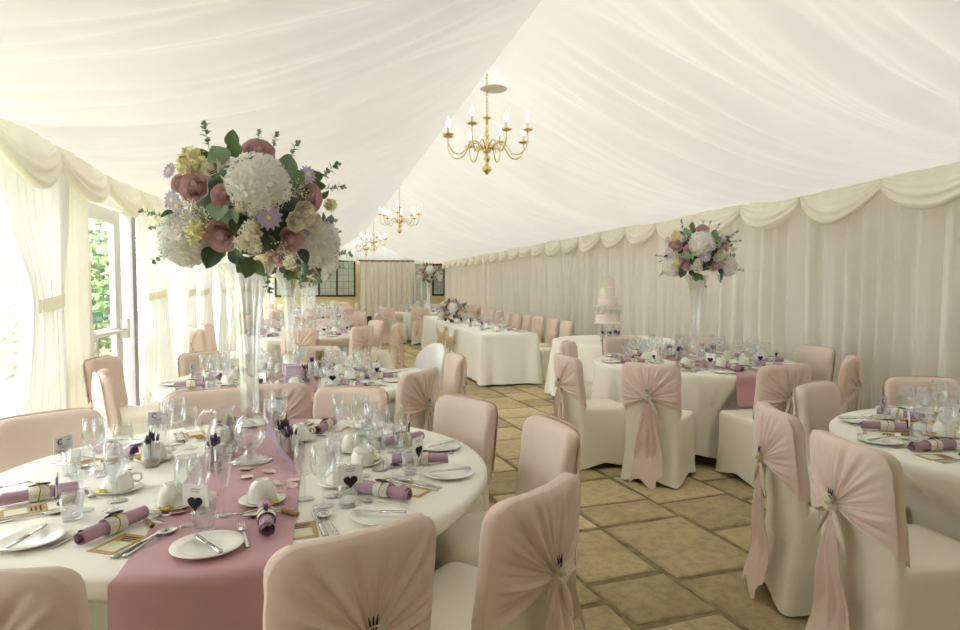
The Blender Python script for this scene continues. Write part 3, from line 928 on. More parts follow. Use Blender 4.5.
def mk_napkin():
    t = thing('rolled_napkin', 'napkin', 'napkin')
    m = MB(); n = 26
    # spiral rolled linen
    def fn(u, v):
        a = 2*PI*2.6*u; r = .0235-.016*(1-u)
        k = 1+.05*sin(v*7+u*3)
        e = .006*sin(a*.5)*(1 if v in (0, 1) else 0)
        return (r*k*cos(a), lerp(-.105, .105, v)+e, .0245+r*k*sin(a)*.95)
    m.grid(fn, 60, 10)
    m.build('linen_roll', M_NAP, t)
    m = MB(); m.grid(lambda u, v: (.0262*cos(2*PI*u), lerp(-.032, .026, v), .0262+.0255*sin(2*PI*u)), 20, 3, cu=True)
    m.build('lace_band', M_LACE, t, solid=.001)
    m = MB(); m.tube([(.0275*cos(a), -.003+.003*sin(a*2), .0275+.0268*sin(a)) for a in [2*PI*k/16 for k in range(17)]], .0014, 5)
    for s in (-1, 1):
        m.tube([(0, -.003, .055), (s*.012, -.010, .060), (s*.022, -.004, .058), (s*.012, .004, .056), (0, -.003, .055)], .0012, 5)
        m.tube([(0, -.003, .055), (s*.010, .014, .055), (s*.016, .026, .047)], .0012, 5)
    m.build('twine_bow', M_TWINE, t)
    m = MB()
    for k in range(3): m.tube([(.002*k-.002, -.03, .053), (.004*k-.006, .0, .0565), (.005*k-.006, .03, .055)], [.001, .003, .0015], 5)
    m.build('lavender_sprig', M_LAV, t)
    return t
def mk_menu():
    t = thing('menu_card', 'menu', 'card')
    MB().box(-.045, .045, -.065, .065, 0, .0012, .0003).build('kraft_card', M_KRAFT, t, smooth=False)
    MB().box(-.030, .030, -.048, .012, .0012, .0018).build('cream_panel', M_LABEL, t, smooth=False)
    m = MB()
    for k in range(3): m.box(-.03+.006*k, .03-.006*k, .044-.012*k, .049-.012*k, .0012, .0016)
    m.build('heading_lettering', M_BLACKINK, t, smooth=False)
    return t
def mk_ktag():
    t = thing('kraft_scroll', 'scroll', 'favour')
    m = MB(); m.grid(lambda u, v: ((.0075-.002*u)*cos(2*PI*1.7*u), lerp(-.032, .032, v), .0078+(.0075-.002*u)*sin(2*PI*1.7*u)), 24, 4)
    m.build('rolled_paper', M_KRAFT, t)
    MB().grid(lambda u, v: (.0083*cos(2*PI*u), lerp(-.004, .004, v), .0085+.0083*sin(2*PI*u)), 12, 1, cu=True).build('twine_tie', M_TWINE, t)
    return t
def mk_goblet(h=.205, r=.040, name='wine_glass'):
    t = thing(name, 'glass', 'wine glass')
    hb = h*.55
    m = MB(); m.lathe([(.0035, hb*.0+h*.46), (r*.5, h*.475), (r*.86, h*.55), (r, h*.66), (r*.97, h*.80), (r*.84, h), (r*.815, h), (r*.94, h*.80), (r*.97, h*.66), (r*.82, h*.56), (r*.45, h*.49), (.001, h*.475)], 20)
    m.build('bowl', M_GLASS, t)
    m = MB(); m.lathe([(.004, .006), (.0035, .02), (.003, h*.25), (.0035, h*.44), (.006, h*.465)], 10); m.build('stem', M_GLASS, t)
    m = MB(); m.lathe([(.001, .0), (r*.85, 0), (r*.87, .002), (.012, .005), (.004, .009)], 20); m.build('foot', M_GLASS, t)
    return t
def mk_flute():
    t = thing('champagne_flute', 'flute', 'champagne flute')
    m = MB(); m.lathe([(.003, .088), (.012, .093), (.021, .12), (.026, .16), (.0255, .215), (.0245, .215), (.0245, .16), (.019, .12), (.01, .097), (.001, .094)], 18); m.build('bowl', M_GLASS, t)
    m = MB(); m.lathe([(.004, .006), (.003, .02), (.003, .07), (.0045, .090)], 10); m.build('stem', M_GLASS, t)
    m = MB(); m.lathe([(.001, 0), (.031, 0), (.032, .002), (.011, .005), (.004, .009)], 18); m.build('foot', M_GLASS, t)
    return t
def mk_tumbler(h=.095, r=.034):
    t = thing('glass_tumbler', 'tumbler', 'tumbler')
    m = MB(); m.lathe([(.001, 0), (r*.80, 0), (r*.84, .003), (r, h), (r*.95, h), (r*.80, .012), (.001, .010)], 20); m.build('wall', M_GLASS, t)
    t.children[0].name = 'glass_body'
    return t
def heart_pts(s, n=28):
    out = []
    for k in range(n):
        a = 2*PI*k/n
        x = 16*sin(a)**3; y = 13*cos(a)-5*cos(2*a)-2*cos(3*a)-cos(4*a)
        out.append((x*s/17, y*s/17))
    return out
def mk_placecard():
    """faces -Y; heart peg on the -Y side, printed card toward +Y and -Y"""
    t = thing('place_card', 'place card', 'place card')
    MB().box(-.040, .040, -.001, .001, 0, .062, .0003).build('card', M_CARD, t, smooth=False)
    m = MB()
    hp = heart_pts(.0235)
    m.loops([[(x, -.006, y+.010) for x, y in hp], [(x*1.0, -.0025, y+.010) for x, y in hp]], True, True)
    m.build('heart_peg', M_CHALK, t, sharp=40)
    m = MB()
    for s in (1,):
        m.tube([(-(-.012+.0105*cos(a)), s*.0018, .044+.0095*sin(a)) for a in [rad(50+260*k/14) for k in range(15)]], .0020, 5)
    m.build('monogram_letter', M_INK, t)
    m = MB()
    for k, (w, z) in enumerate(((.022, .044), (.03, .026), (.026, .019))):
        x0 = -.032 if k == 0 else -w/2
        m.box(x0, x0+w*(.8 if k == 0 else 1), .0011, .0016, z, z+.0022)
        if k: m.box(-w/2, w/2, -.0016, -.0011, z+.022, z+.024)
    m.build('name_lettering', M_GREYINK, t, smooth=False)
    m = MB(); m.box(-.003, .003, -.0035, .004, -.012, .004, .001); m.build('peg_clip', M_TWINE, t, smooth=False)
    return t
def mk_votive_lav():
    """a ribbed tumbler; its lavender is a thing of its own"""
    t = thing('ribbed_tumbler', 'tumbler', 'tumbler')
    m = MB(); n = 32
    prof = [(.001, 0), (.026, 0), (.028, .004), (.034, .095), (.0345, .10), (.032, .10), (.0265, .012), (.001, .010)]
    rings = []
    for r, z in prof:
        rings.append([((r*(1+.025*cos(8*2*PI*i/n)))*cos(2*PI*i/n), (r*(1+.025*cos(8*2*PI*i/n)))*sin(2*PI*i/n), z) for i in range(n)])
    m.loops(rings, False, False); m.build('glass_body', M_CRYST, t)
    MB().lathe([(.001, .011), (.025, .011), (.0262, .028), (.001, .028)], 16).build('sand_fill', M_KRAFT, t)
    return t
def mk_lavender():
    t = thing('lavender_posy', 'lavender', 'lavender')
    r = random.Random(5)
    for k in range(9):
        a = r.random()*6.28; rr = r.uniform(.004, .017); ex = r.uniform(1.2, 1.85); h = r.uniform(.10, .13)
        b = (rr*.6*cos(a), rr*.6*sin(a), .032); e = (rr*ex*cos(a), rr*ex*sin(a), h)
        m = MB(); m.tube([b, ((b[0]+e[0])/2*.95, (b[1]+e[1])/2*.95, .08), e], .0011, 4)
        d = Vector(e)-Vector(b); d.normalize()
        for j in range(9):
            p = Vector(e)+d*(.0032*j-.016); q = 2.4*j
            for s in range(3):
                an = q+s*2.1
                m.sphere((p.x+.0035*cos(an), p.y+.0035*sin(an), p.z), .0027*(1-.05*j), 5, 4)
        m.build('lavender_stem', M_LAV, t)
    return t
def mk_shaker():
    t = thing('china_shaker', 'shaker', 'shaker')
    MB().lathe([(.001, 0), (.018, 0), (.0225, .010), (.0225, .028), (.018, .043), (.009, .051), (.001, .053)], 18).build('body', M_CHINA, t)
    t.children[0].name = 'china_body'
    m = MB()
    for k in range(5): m.lathe([(.0012, .0005), (.0001, .0007)], 6, c=(.005*cos(k*1.26), .005*sin(k*1.26), .0515))
    m.build('pour_holes', M_BLACKINK, t)
    return t
def mk_petal():
    m = MB(); m.grid(lambda u, v: (.024*(u-.5)*2*sin(PI*(.15+.8*v)), .028*(v-.5)*2, .001+.006*((u-.5)*2)**2+.005*v*v), 5, 5)
    return single('rose_petal', m, M_ROSE2, 'petal')
def mk_jug():
    t = thing('glass_jug', 'jug', 'jug')
    m = MB(); m.lathe([(.001, 0), (.05, 0), (.055, .01), (.066, .05), (.062, .10), (.045, .15), (.042, .18), (.048, .20), (.045, .20), (.039, .18), (.042, .15), (.058, .10), (.062, .05), (.05, .012), (.001, .010)], 24); m.build('glass_body', M_GLASS, t)
    m = MB(); m.tube([(-.043, 0, .175), (-.075, 0, .185), (-.098, 0, .165), (-.098, 0, .12), (-.08, 0, .085), (-.062, 0, .075)], .008, 10); m.build('handle', M_CRYST, t)
    m = MB(); m.lathe([(.001, .011), (.05, .013), (.0615, .05), (.058, .095), (.001, .095)], 20); m.build('water', M_WATER, t)
    return t
def mk_number(txt):
    t = thing('table_number', 'table number', 'table number')
    MB().box(-.042, .042, -.010, .010, 0, .165, .003).build('clear_block', M_GLASS, t, smooth=False)
    MB().box(-.034, .034, -.002, .002, .012, .150).build('kraft_card', M_KRAFT, t, smooth=False)
    text_mesh('numeral', txt, .075, M_BLACKINK, t, Matrix.Translation((0, -.0026, .072)) @ Matrix.Rotation(PI/2, 4, 'X'), 'CENTER', .0004, .25)
    m = MB(); m.tube([(x, -.003, y+.045) for x, y in heart_pts(.026, 30)]+[(heart_pts(.026, 30)[0][0], -.003, heart_pts(.026, 30)[0][1]+.045)], .0016, 5)
    m.build('heart_outline', M_CARD, t)
    m = MB(); m.tube([(-.018+.036*k/10, -.003, .136+.006*sin(PI*k/10)) for k in range(11)], .001, 4); m.build('heading_lettering', M_BLACKINK, t)
    return t

P = {k: Proto(f) for k, f in dict(plate=mk_plate, saucer=mk_saucer, cup=mk_cup, mint=mk_mint, knife=mk_knife, butter=mk_butter, fork=mk_fork,
     spoon=mk_spoon, dfork=lambda: mk_fork(.15, 'dessert_fork'), dspoon=lambda: mk_spoon(.16, 'dessert_spoon', .018), napkin=mk_napkin, menu=mk_menu, ktag=mk_ktag,
     goblet=mk_goblet, wine=lambda: mk_goblet(.18, .036, 'water_glass'), flute=mk_flute, tumbler=mk_tumbler, card=mk_placecard, lavglass=mk_votive_lav,
     lavender=mk_lavender, shaker=mk_shaker, petal=mk_petal, jug=mk_jug).items()}

TOPZ = ZT+.0015
def setting(T, ang, key):
    cx, cy = T['c']; R = T['R']; a = rad(ang); ph = dir_phrase(ang, T['side']); ref = T['ref']
    u = (cos(a), sin(a)); vv = (-sin(a), cos(a))      # u outward; v = to the guest's right when facing the centre: guest looks along -u, right = ( -u rotated -90 )
    right = (-sin(a), cos(a))
    right = (u[1]*-1, u[0]) 
    # facing direction f = -u; right-hand side = (f.y, -f.x)
    f = (-u[0], -u[1]); right = (f[1], -f[0])
    zr = math.atan2(f[1], f[0])-PI/2                  # local +Y points to the table centre
    on_run = lambda x: T['runner'] and abs(x-cx) < .215
    def at(r, v):
        return (cx+u[0]*r+right[0]*v, cy+u[1]*r+right[1]*v)
    def put(p, r, v, rz=0, what='', dz=0.0, grp=True, flat=False):
        x, y = at(r, v)
        z = TOPZ+(.004 if on_run(x) else 0)+dz
        return P[p].place((x, y, z), zr+rz, '%s at the %s of the %s' % (what, ph, ref), '%s on the %s' % (what, ref))
    j = lambda s=.012: rng.uniform(-s, s)
    full = T['full']
    put('napkin', .665+j(), j(), j(.12), 'rolled mauve napkin', .0)
    put('plate', .775+j(.01), -.165, 0, 'white side plate')
    rc = .44 if full else .46
    cxv = .02+j()
    put('saucer', rc, cxv, 0, 'white saucer'); ca = rng.uniform(-.6, .4)-zr
    put('cup', rc, cxv, ca, 'upturned white cup', .0088)
    put('goblet', .555+j(.006), .188+j(.006), 0, 'tall wine glass')
    put('flute', .465+j(.006), .232+j(.006), 0, 'champagne flute')
    tx = .585+j(.005)
    put('tumbler', tx, .258, 0, 'small glass tumbler')
    put('card', tx+.036, .258, rng.uniform(-.12, .12), 'heart-pegged place card', .083)
    if full:
        put('butter', .775, -.165, .35+j(.15), 'butter knife', .0185)
        put('fork', .70+j(), -.068, j(.05), 'dinner fork')
        put('menu', .72+j(), .088, j(.2), 'kraft menu card')
        put('knife', .70+j(), .146, j(.04), 'dinner knife')
        put('spoon', .70+j(), .172, j(.04), 'soup spoon')
        put('dspoon', .566, .03+j(), PI/2+j(.1), 'dessert spoon')
        put('dfork', .526, .0+j(), -PI/2+j(.1), 'dessert fork')
        put('wine', .455+j(.005), .143+j(.005), 0, 'small wine glass')
        put('mint', rc+.056, cxv+.022, rng.random(), 'gold wrapped mint', .0125)
        put('ktag', .595, .075, .9+j(.3), 'kraft paper scroll')
for key, T in TABLES.items():
    for s in T['seats']: setting(T, s, key)

# ------------------------------------------------------------------ flower arrangements, vases, centrepieces
def floret_ball(r, n, seed, petal=.016, dome=1.0):
    m = MB(); rr = random.Random(seed)
    m.sphere((0, 0, 0), r*.9, 14, 10)
    for i in range(n):
        z = 1-2*(i+.5)/n; a = i*2.39996+rr.random()*.3; q = math.sqrt(1-z*z)
        d = Vector((q*cos(a), q*sin(a), z)); Mx = Matrix.Translation(d*r*rr.uniform(.90, 1.02)) @ aim(d+Vector((rr.uniform(-.3, .3), rr.uniform(-.3, .3), rr.uniform(-.3, .3))), rr.random()*3)
        s = petal*rr.uniform(.8, 1.15); vs = []; fs = []
        for k in range(4):
            b = k*PI/2
            pts = [(0, 0, 0), (.55*s*cos(b-.5), .55*s*sin(b-.5), .12*s), (s*cos(b-.28), s*sin(b-.28), .34*s), (s*1.05*cos(b+.0), s*1.05*sin(b), .22*s), (s*cos(b+.28), s*sin(b+.28), .34*s), (.55*s*cos(b+.5), .55*s*sin(b+.5), .12*s)]
            o = len(vs); vs += [tuple(Mx @ Vector(p)) for p in pts]; fs += [(o, o+1, o+2, o+3), (o, o+3, o+4, o+5)]
        m.add(vs, fs)
    return m
def leaf_mesh(l, w, fold=.25, bend=.3):
    m = MB()
    def fn(u, v):
        x = (u-.5)*2*w*sin(PI*(v**.85))**.8 if 0 < v < 1 else 0
        return (x, v*l, fold*abs(x)-bend*l*v*v)
    return m.grid(fn, 4, 7)
def daisy_mesh(r):
    m = MB()
    for ring, n in ((1.0, 13), (.8, 11)):
        for k in range(n):
            a = 2*PI*k/n+ring
            def fn(u, v):
                w = r*.2*sin(PI*(.12+.8*v))*(u-.5)*2; d = r*(.12+.88*v)*ring
                return (d*cos(a)-w*sin(a), d*sin(a)+w*cos(a), .15*r*v+.05*r*(1-ring)*5)
            m.grid(fn, 2, 3)
    return m
def sprig_mesh(l, n, bud, seed, lw=.0):
    m = MB(); r = random.Random(seed)
    m.tube([(0, 0, 0), (.01, 0, l*.5), (.0, .01, l)], [.002, .0016, .001], 5)
    return m
def make_bouquet(full=True):
    t = thing('flower_arrangement', 'bouquet', 'flowers')
    r = random.Random(17)
    RX, RY, RZ = .33, .30, .29
    def on(x, z, k=1.0, front=True):
        q = 1-(x/RX)**2-(z/RZ)**2
        y = RY*math.sqrt(max(.02, q))*(-1 if front else 1)
        return Vector((x*k, y*k, z*k))
    def px(cx, cz): return ((cx-380)*.00116, (300-cz)*.00116)
    core = MB(); core.sphere((0, 0, -.02), 1, 20, 14, (.235, .22, .19), fn=lambda p: 1+.08*sin(9*p[0]+4*p[1])*cos(8*p[2]))
    core.build('moss_core', M_DARKLEAF, t)
    def put(mesh, name, mat, p, d=None, spin=0):
        d = d or p
        o = mesh.build(name, mat, t); o.matrix_local = Matrix.Translation(p) @ aim(d, spin); return o
    def copyof(src, p, d, spin=0, s=1.0):
        c = src.copy(); COL.objects.link(c); c.parent = t
        c.matrix_local = Matrix.Translation(p) @ aim(d, spin) @ Matrix.Scale(s, 4); return c
    protos = {}
    def part(kind, p, d, spin, s, mk, name, mat):
        if kind not in protos:
            o = mk().build(name, mat, t); protos[kind] = o
            o.matrix_local = Matrix.Translation(p) @ aim(d, spin) @ Matrix.Scale(s, 4); return o
        return copyof(protos[kind], p, d, spin, s)
    def rose_m(seed):
        o = MB()
        tmp = MB()
        return tmp
    def hydr(x, z, rad_, front=True, k=.88):
        p = on(x, z, k, front); part('hyd', p, p, r.random()*3, rad_/.10, lambda: floret_ball(.10, 170, 3, .027), 'hydrangea', M_HYD)
    rose_proto = {}
    def rose(x, z, rad_, mat=M_ROSE, front=True, k=1.0):
        p = on(x, z, k, front)
        key = mat.name
        if key not in rose_proto:
            o = make_rose(t, 'rose', mat, (0, 0, 0), .05, seed=4, layers=(3, 4, 5, 6, 7)); rose_proto[key] = o
        else:
            o = rose_proto[key].copy(); COL.objects.link(o); o.parent = t
        d = (p+Vector((0, -.12 if front else .12, .0)))
        o.matrix_local = Matrix.Translation(p) @ aim(d, r.random()*6) @ Matrix.Scale(rad_/.05, 4)
    def leaf(x, z, l, dx, dz, mat, kind, k=1.0, front=True, w=.42):
        p = on(x, z, k, front); dv = Vector((dx, (-.35 if front else .35), dz))
        if kind not in protos:
            o = leaf_mesh(.1, .1*w).build('leaf', mat, t); protos[kind] = o
        else:
            o = protos[kind].copy(); COL.objects.link(o); o.parent = t
        # leaf mesh runs along +Y; turn +Y to dv, normal facing outwards
        yv = dv.normalized(); zv = (p-p.dot(yv)*yv).normalized() if p.cross(yv).length > 1e-4 else yv.orthogonal()
        xv = yv.cross(zv)
        Mx = Matrix((xv, yv, zv)).transposed().to_4x4()
        o.matrix_local = Matrix.Translation(p) @ Mx @ Matrix.Scale(l*.72/.1, 4)
    for c in ((400, 255, 98, .92), (155, 440, 88, .95), (620, 440, 84, .95)): hydr(*px(c[0], c[1]), c[2]*.00116, True, c[3])
    hydr(.02, .05, .10, False); hydr(-.2, -.12, .09, False); hydr(.22, -.10, .09, False)
    for c in ((405, 140, 50), (200, 268, 50), (282, 428, 53), (505, 437, 48), (575, 282, 48), (148, 252, 30), (290, 300, 36)): rose(*px(c[0], c[1]), c[2]*.00116, M_ROSE, True, 1.0)
    for x, z, s in ((-.1, .18, .05), (.18, .1, .05), (0, -.15, .055)): rose(x, z, s, M_ROSE, False)
    for c in ((550, 345, 42), (520, 372, 34), (585, 372, 34), (255, 205, 30)): rose(*px(c[0], c[1]), c[2]*.00116, M_CREAM, True, 1.02)
    for c in ((428, 362, 46), (150, 310, 34), (552, 215, 34), (140, 215, 30), (165, 330, 28)):
        p = on(*px(c[0], c[1]), 1.07)
        part('daisy', p, p+Vector((0, -.15, 0)), r.random()*3, c[2]/40, lambda: daisy_mesh(.046), 'daisy', M_LILAC)
        e = MB().sphere((0, 0, .006), .011, 8, 6, (1, 1, .6)).build('daisy_eye', M_YELL, t)
        e.matrix_local = Matrix.Translation(p) @ aim(p+Vector((0, -.15, 0)))
    for c in ((205, 185, 46), (190, 200, 36), (215, 405, 34), (205, 430, 26), (640, 300, 24)):
        p = on(*px(c[0], c[1]), 1.04); part('fre', p, p, r.random()*3, c[2]/46, lambda: floret_ball(.040, 20, 8, .030), 'freesia', M_YELL)
    for c in ((372, 415, 40), (350, 440, 32), (385, 450, 30), (380, 390, 28), (345, 335, 20), (375, 330, 18)):
        p = on(*px(c[0], c[1]), 1.06); part('stock', p, p, r.random()*3, c[2]/46, lambda: floret_ball(.040, 18, 9, .026), 'stock_flower', M_CREAM)
    # gypsophila: each spray one part
    def gyp():
        m = MB(); q = random.Random(2)
        for k in range(26):
            d = Vector((q.uniform(-1, 1), q.uniform(-1, 1), q.uniform(.3, 1.2))).normalized()*q.uniform(.03, .06)
            m.tube([(0, 0, 0), tuple(d)], .0006, 3, False); m.sphere(tuple(d), .0045, 5, 4)
        return m
    for c in ((215, 345), (185, 330), (520, 270), (235, 370), (455, 460)):
        p = on(*px(c[0], c[1]), 1.0); part('gyp', p, p+Vector((0, -.1, 0)), r.random()*3, .95, gyp, 'gypsophila', M_CREAM)
    # foliage
    for c in ((290, 185, .105, -.4, .6, 'e'), (275, 320, .10, -.2, -.8, 'e'), (300, 345, .09, .3, -.8, 'e'), (490, 200, .10, .3, .6, 'e'), (515, 235, .09, .4, .3, 'e'),
              (330, 160, .10, -.2, 1, 'g'), (320, 120, .10, -.1, 1, 'g'), (490, 170, .07, .6, .8, 'g'), (580, 215, .09, 1, .4, 'g'), (600, 240, .07, 1, .2, 'g'),
              (120, 300, .07, -.8, -.5, 'g'), (120, 345, .08, -1, -.2, 'd'), (260, 470, .13, -.5, -.9, 'd'), (300, 475, .12, .6, -.9, 'd'), (440, 330, .10, .2, -.8, 'd'), (340, 370, .11, -.2, -.9, 'd'), (440, 420, .10, .2, -.7, 'd'),
              (420, 435, .09, .5, -.5, 'g'), (240, 170, .07, -.5, .6, 'g'), (250, 235, .08, .1, .8, 'g'), (545, 470, .10, .6, -.8, 'd'), (620, 275, .07, .8, .3, 'g'), (470, 300, .09, .6, -.5, 'd'), (360, 190, .08, .3, .7, 'g'), (540, 280, .07, .5, .2, 'd'),
              (372, 505, .12, -.15, -1, 'g'), (390, 515, .10, .3, -1, 'g'), (360, 505, .10, -.4, -1, 'e'), (560, 520, .12, .35, -1, 'g'), (640, 360, .07, .9, .4, 'e'), (655, 350, .06, .9, -.1, 'e'), (630, 365, .06, .4, .8, 'e')):
        leaf(*px(c[0], c[1]), c[2], c[3], c[4], {'e': M_EUC, 'g': M_LEAF, 'd': M_DARKLEAF}[c[5]], 'leaf'+c[5], .95, True, {'e': .62, 'g': .42, 'd': .45}[c[5]])
    for k in range(14):
        a = r.random()*6.28; rr = r.uniform(.3, .9)
        leaf(.28*rr*cos(a), .25*rr*sin(a), r.uniform(.08, .13), cos(a), sin(a), M_LEAF, 'leafg', .95, False)
    # protruding sprigs with paired leaves
    def sprig(seed, leaves, col):
        m = MB(); q = random.Random(seed)
        m.tube([(0, 0, 0), (.006, 0, .06), (0, .006, .13)], [.002, .0016, .001], 5)
        for k in range(leaves):
            h = .03+.10*k/leaves; a = k*2.4
            lm = leaf_mesh(.036, .015)
            Mx = Matrix.Translation((0, 0, h)) @ Matrix.Rotation(a, 4, 'Z') @ Matrix.Rotation(rad(40), 4, 'X')
            m.join(lm, Mx)
        for k in range(3): m.sphere((.008*cos(k*2), .008*sin(k*2), .128+.006*k), .008, 6, 5)
        return m
    for c, d, s in (((240, 130), (-.15, -.1, 1), .8), ((405, 120), (.05, -.2, 1), .55), ((450, 125), (.3, -.2, 1), .6), ((505, 160), (.4, -.2, .8), .7), ((610, 215), (.7, -.1, .6), .9), ((640, 235), (1, -.1, .15), .7),
                    ((85, 360), (-1, -.1, .25), .7), ((95, 380), (-.9, -.1, -.3), .55), ((650, 470), (1, -.1, -.15), .85), ((105, 470), (-.7, -.2, -.6), .7), ((530, 500), (.4, -.2, -1), .8), ((430, 540), (.1, -.3, -1), .8)):
        p = on(*px(*c), .95); part('sprig', p, Vector(d), r.random()*3, s, lambda: sprig(3, 8, 0), 'foliage_sprig', M_EUC)
    return t
BOUQ = Proto(make_bouquet)
def make_vase():
    t = thing('trumpet_vase', 'vase', 'vase')
    m = MB(); n = 56
    prof = [(.001, 0), (.085, 0), (.087, .006), (.05, .016), (.026, .030), (.022, .05)]
    m.lathe(prof, 28); m.build('foot', M_CRYST, t)
    MB().lathe([(.022, .05), (.045, .065), (.062, .10), (.062, .135), (.045, .175), (.028, .19)], 28).build('ball_knop', M_CRYST, t)
    m = MB(); rings = []
    for r, z in ((.028, .19), (.034, .205), (.035, .30), (.038, .42), (.045, .54), (.058, .65), (.078, .73), (.106, .785), (.112, .79), (.109, .792), (.1, .783), (.074, .728), (.054, .65), (.041, .54), (.034, .42), (.031, .30), (.028, .215)):
        k = .05 if z < .7 else .02
        rings.append([(r*(1+k*cos(14*2*PI*i/n))*cos(2*PI*i/n), r*(1+k*cos(14*2*PI*i/n))*sin(2*PI*i/n), z) for i in range(n)])
    m.loops(rings); m.build('fluted_trumpet', M_CRYST, t)
    return t
VASE = Proto(make_vase)
def centre(key):
    T = TABLES[key]
    if not T['vase']: return
    vx, vy = T['vase']; ref = T['ref']; z = TOPZ+(.004 if T['runner'] else 0)
    VASE.place((vx, vy, z), 0, 'tall fluted crystal trumpet vase in the middle of the %s' % ref, 'crystal trumpet vases')
    BOUQ.place((vx+.02, vy, z+.79+.235), -math.atan2(vx, vy), 'domed arrangement of hydrangeas and mauve roses over the %s' % ref, 'flower arrangements on trumpet vases', scale=.93)
    if key in ('nine', 'six', 'cake'):
        jx, jy = {'nine': (-.12, .12), 'six': (-.13, .10), 'cake': (-.02, .20)}[key]
        P['jug'].place((vx+jx, vy+jy, z), rad(-20), 'clear glass water jug beside the vase on the %s' % ref, 'water jugs')
        r = random.Random(vx*10)
        words = ['nearest the vase front', 'toward the window', 'behind the vase', 'toward the aisle', 'at the near end']
        spots = [(-.22, -.08), (-.04, -.24), (.17, -.02), (.16, .16), (-.20, .14)]
        if key == 'nine': spots = [(-.37, .02), (-.12, -.10), (-.10, .24), (.155, -.02), (.12, .12)]
        if key == 'six': spots = [(-.17, -.13), (.12, -.22), (.15, .2), (.24, .05), (.2, -.10)]
        for i, (a, b) in enumerate(spots):
            w = {'nine': ['window-side', 'near', 'far', 'aisle-side', 'far aisle-side'], 'six': ['window-side', 'near', 'far', 'aisle-side', 'near aisle-side'], 'cake': ['aisle-side', 'near', 'wall-side', 'far wall-side', 'far aisle-side']}[key][i]
            zz = TOPZ+(.004 if T['runner'] and abs(vx+a-T['c'][0]) < .24 else 0)
            P['lavglass'].place((vx+a, vy+b, zz), r.random()*3, 'ribbed tumbler holding lavender, %s one on the %s' % (w, ref), 'lavender tumblers')
            P['lavender'].place((vx+a, vy+b, zz), r.random()*6, 'dark lavender posy in the %s tumbler of the %s' % (w, ref), 'lavender posies')
        for i in range(22):
            a = r.uniform(-.18, .18); b = r.uniform(-.5, .5)
            if min(math.hypot(a-(q[0]+vx-T['c'][0]), b-(q[1]+vy-T['c'][1])) for q in spots+[(0, 0), (jx, jy)]) < .10: continue
            P['petal'].place((T['c'][0]+a, T['c'][1]+b, z), r.random()*6, 'pale rose petal scattered on the runner of the %s' % ref, 'petals on the %s' % ref)
        for i in range(2):
            q = {'nine': (.10, .24), 'six': (-.12, -.42), 'cake': (.15, -.20)}[key]
            P['shaker'].place((vx+q[0]+.055*i, vy+q[1]+.01*i, z), 0, 'white egg-shaped shaker, %s of the pair on the %s' % (('window-side', 'aisle-side')[i] if T['side'] == 'L' else ('aisle-side', 'wall-side')[i], ref), 'salt and pepper shakers')
for k in TABLES: centre(k)
n9 = mk_number('9'); n9.location = (-.225, 3.31, TOPZ+.004); n9.rotation_euler = (0, 0, rad(-8)); n9['label'] = 'clear block table sign with kraft card reading nine'
n6 = mk_number('6'); n6.location = (-.05, 5.55, TOPZ+.004); n6.rotation_euler = (0, 0, 0); n6['label'] = 'clear block table sign with kraft card reading six'
# ribbon from the vase on table nine
m = MB()
m.grid(lambda u, v: (lerp(-.23, -.12, v)+.006*sin(v*9), 2.58-.10*v+(u-.5)*.012, lerp(.90, ZT+.008, v**1.3)+(u-.5)*.045*(1-.6*v)), 4, 16)
tag(m.build('organza_ribbon', M_RIBBON), 'sheer lilac ribbon trailing from the crystal vase onto the runner', 'ribbon')
# lilac favour boxes on table six
def mk_favour():
    t = thing('favour_box', 'box', 'box')
    MB().box(-.05, .05, -.05, .05, 0, .052, .003).build('carton', M_LILBOX, t, smooth=False)
    MB().box(-.052, .052, -.052, .052, .052, .07, .003).build('lid', M_LILBOX, t, smooth=False)
    MB().box(-.053, .053, -.012, .012, .02, .0715, .001).build('ribbon_band', M_RIBBON, t, smooth=False)
    return t
FB = Proto(mk_favour)
FB.place((-.24, 4.70, TOPZ+.004), .1, 'lilac favour box, lower of two stacked on the number six table', 'lilac favour boxes')
FB.place((-.24, 4.70, TOPZ+.0765), .3, 'lilac favour box, upper of two stacked on the number six table', 'lilac favour boxes')

# ------------------------------------------------------------------ white high chair
def make_highchair():
    t = thing('high_chair', 'white plastic high chair with grey splayed legs beside the number six table', 'high chair', (.90, 5.78, 0), rad(125))
    m = MB()
    def shell(u, v):
        a = PI*(u*1.3-.15)          # wraps round the back (-Y)
        x = .165*cos(a); y = -.13*sin(a)
        zt = .66+.25*math.sqrt(max(0, sin(a)))
        return (x*(1+.06*v), y*(1+.08*v), lerp(.50, zt, v))
    m.grid(shell, 30, 10); m.build('seat_back', M_PLASTIC, t, solid=.006)
    MB().lathe([(.001, .5), (.14, .5), (.165, .505), (.165, .515), (.001, .51)], 24).build('seat', M_PLASTIC, t)
    m = MB(); m.loops([[(x, y, z) for x, y in rrect(.19, .04, .30, .06)] for z in (.66, .664)], True, True)
    m.loops([[(x, y, .664) for x, y in rrect(.19, .04, .30, .06)], [(x, y, .68) for x, y in rrect(.197, .033, .307, .06)]])
    m.build('tray', M_PLASTIC, t)
    for sx in (-1, 1):
        for sy in (-1, 1):
            m = MB(); m.tube([(sx*.13, sy*.10, .505), (sx*.165, sy*.135, .38)], [.022, .016], 10); g = m.build('leg', M_PLASTIC, t)
            m = MB(); m.tube([(sx*.165, sy*.135, .38), (sx*.27, sy*.24, .0)], .012, 10); m.build('leg_tube', M_ALU, g)
make_highchair()

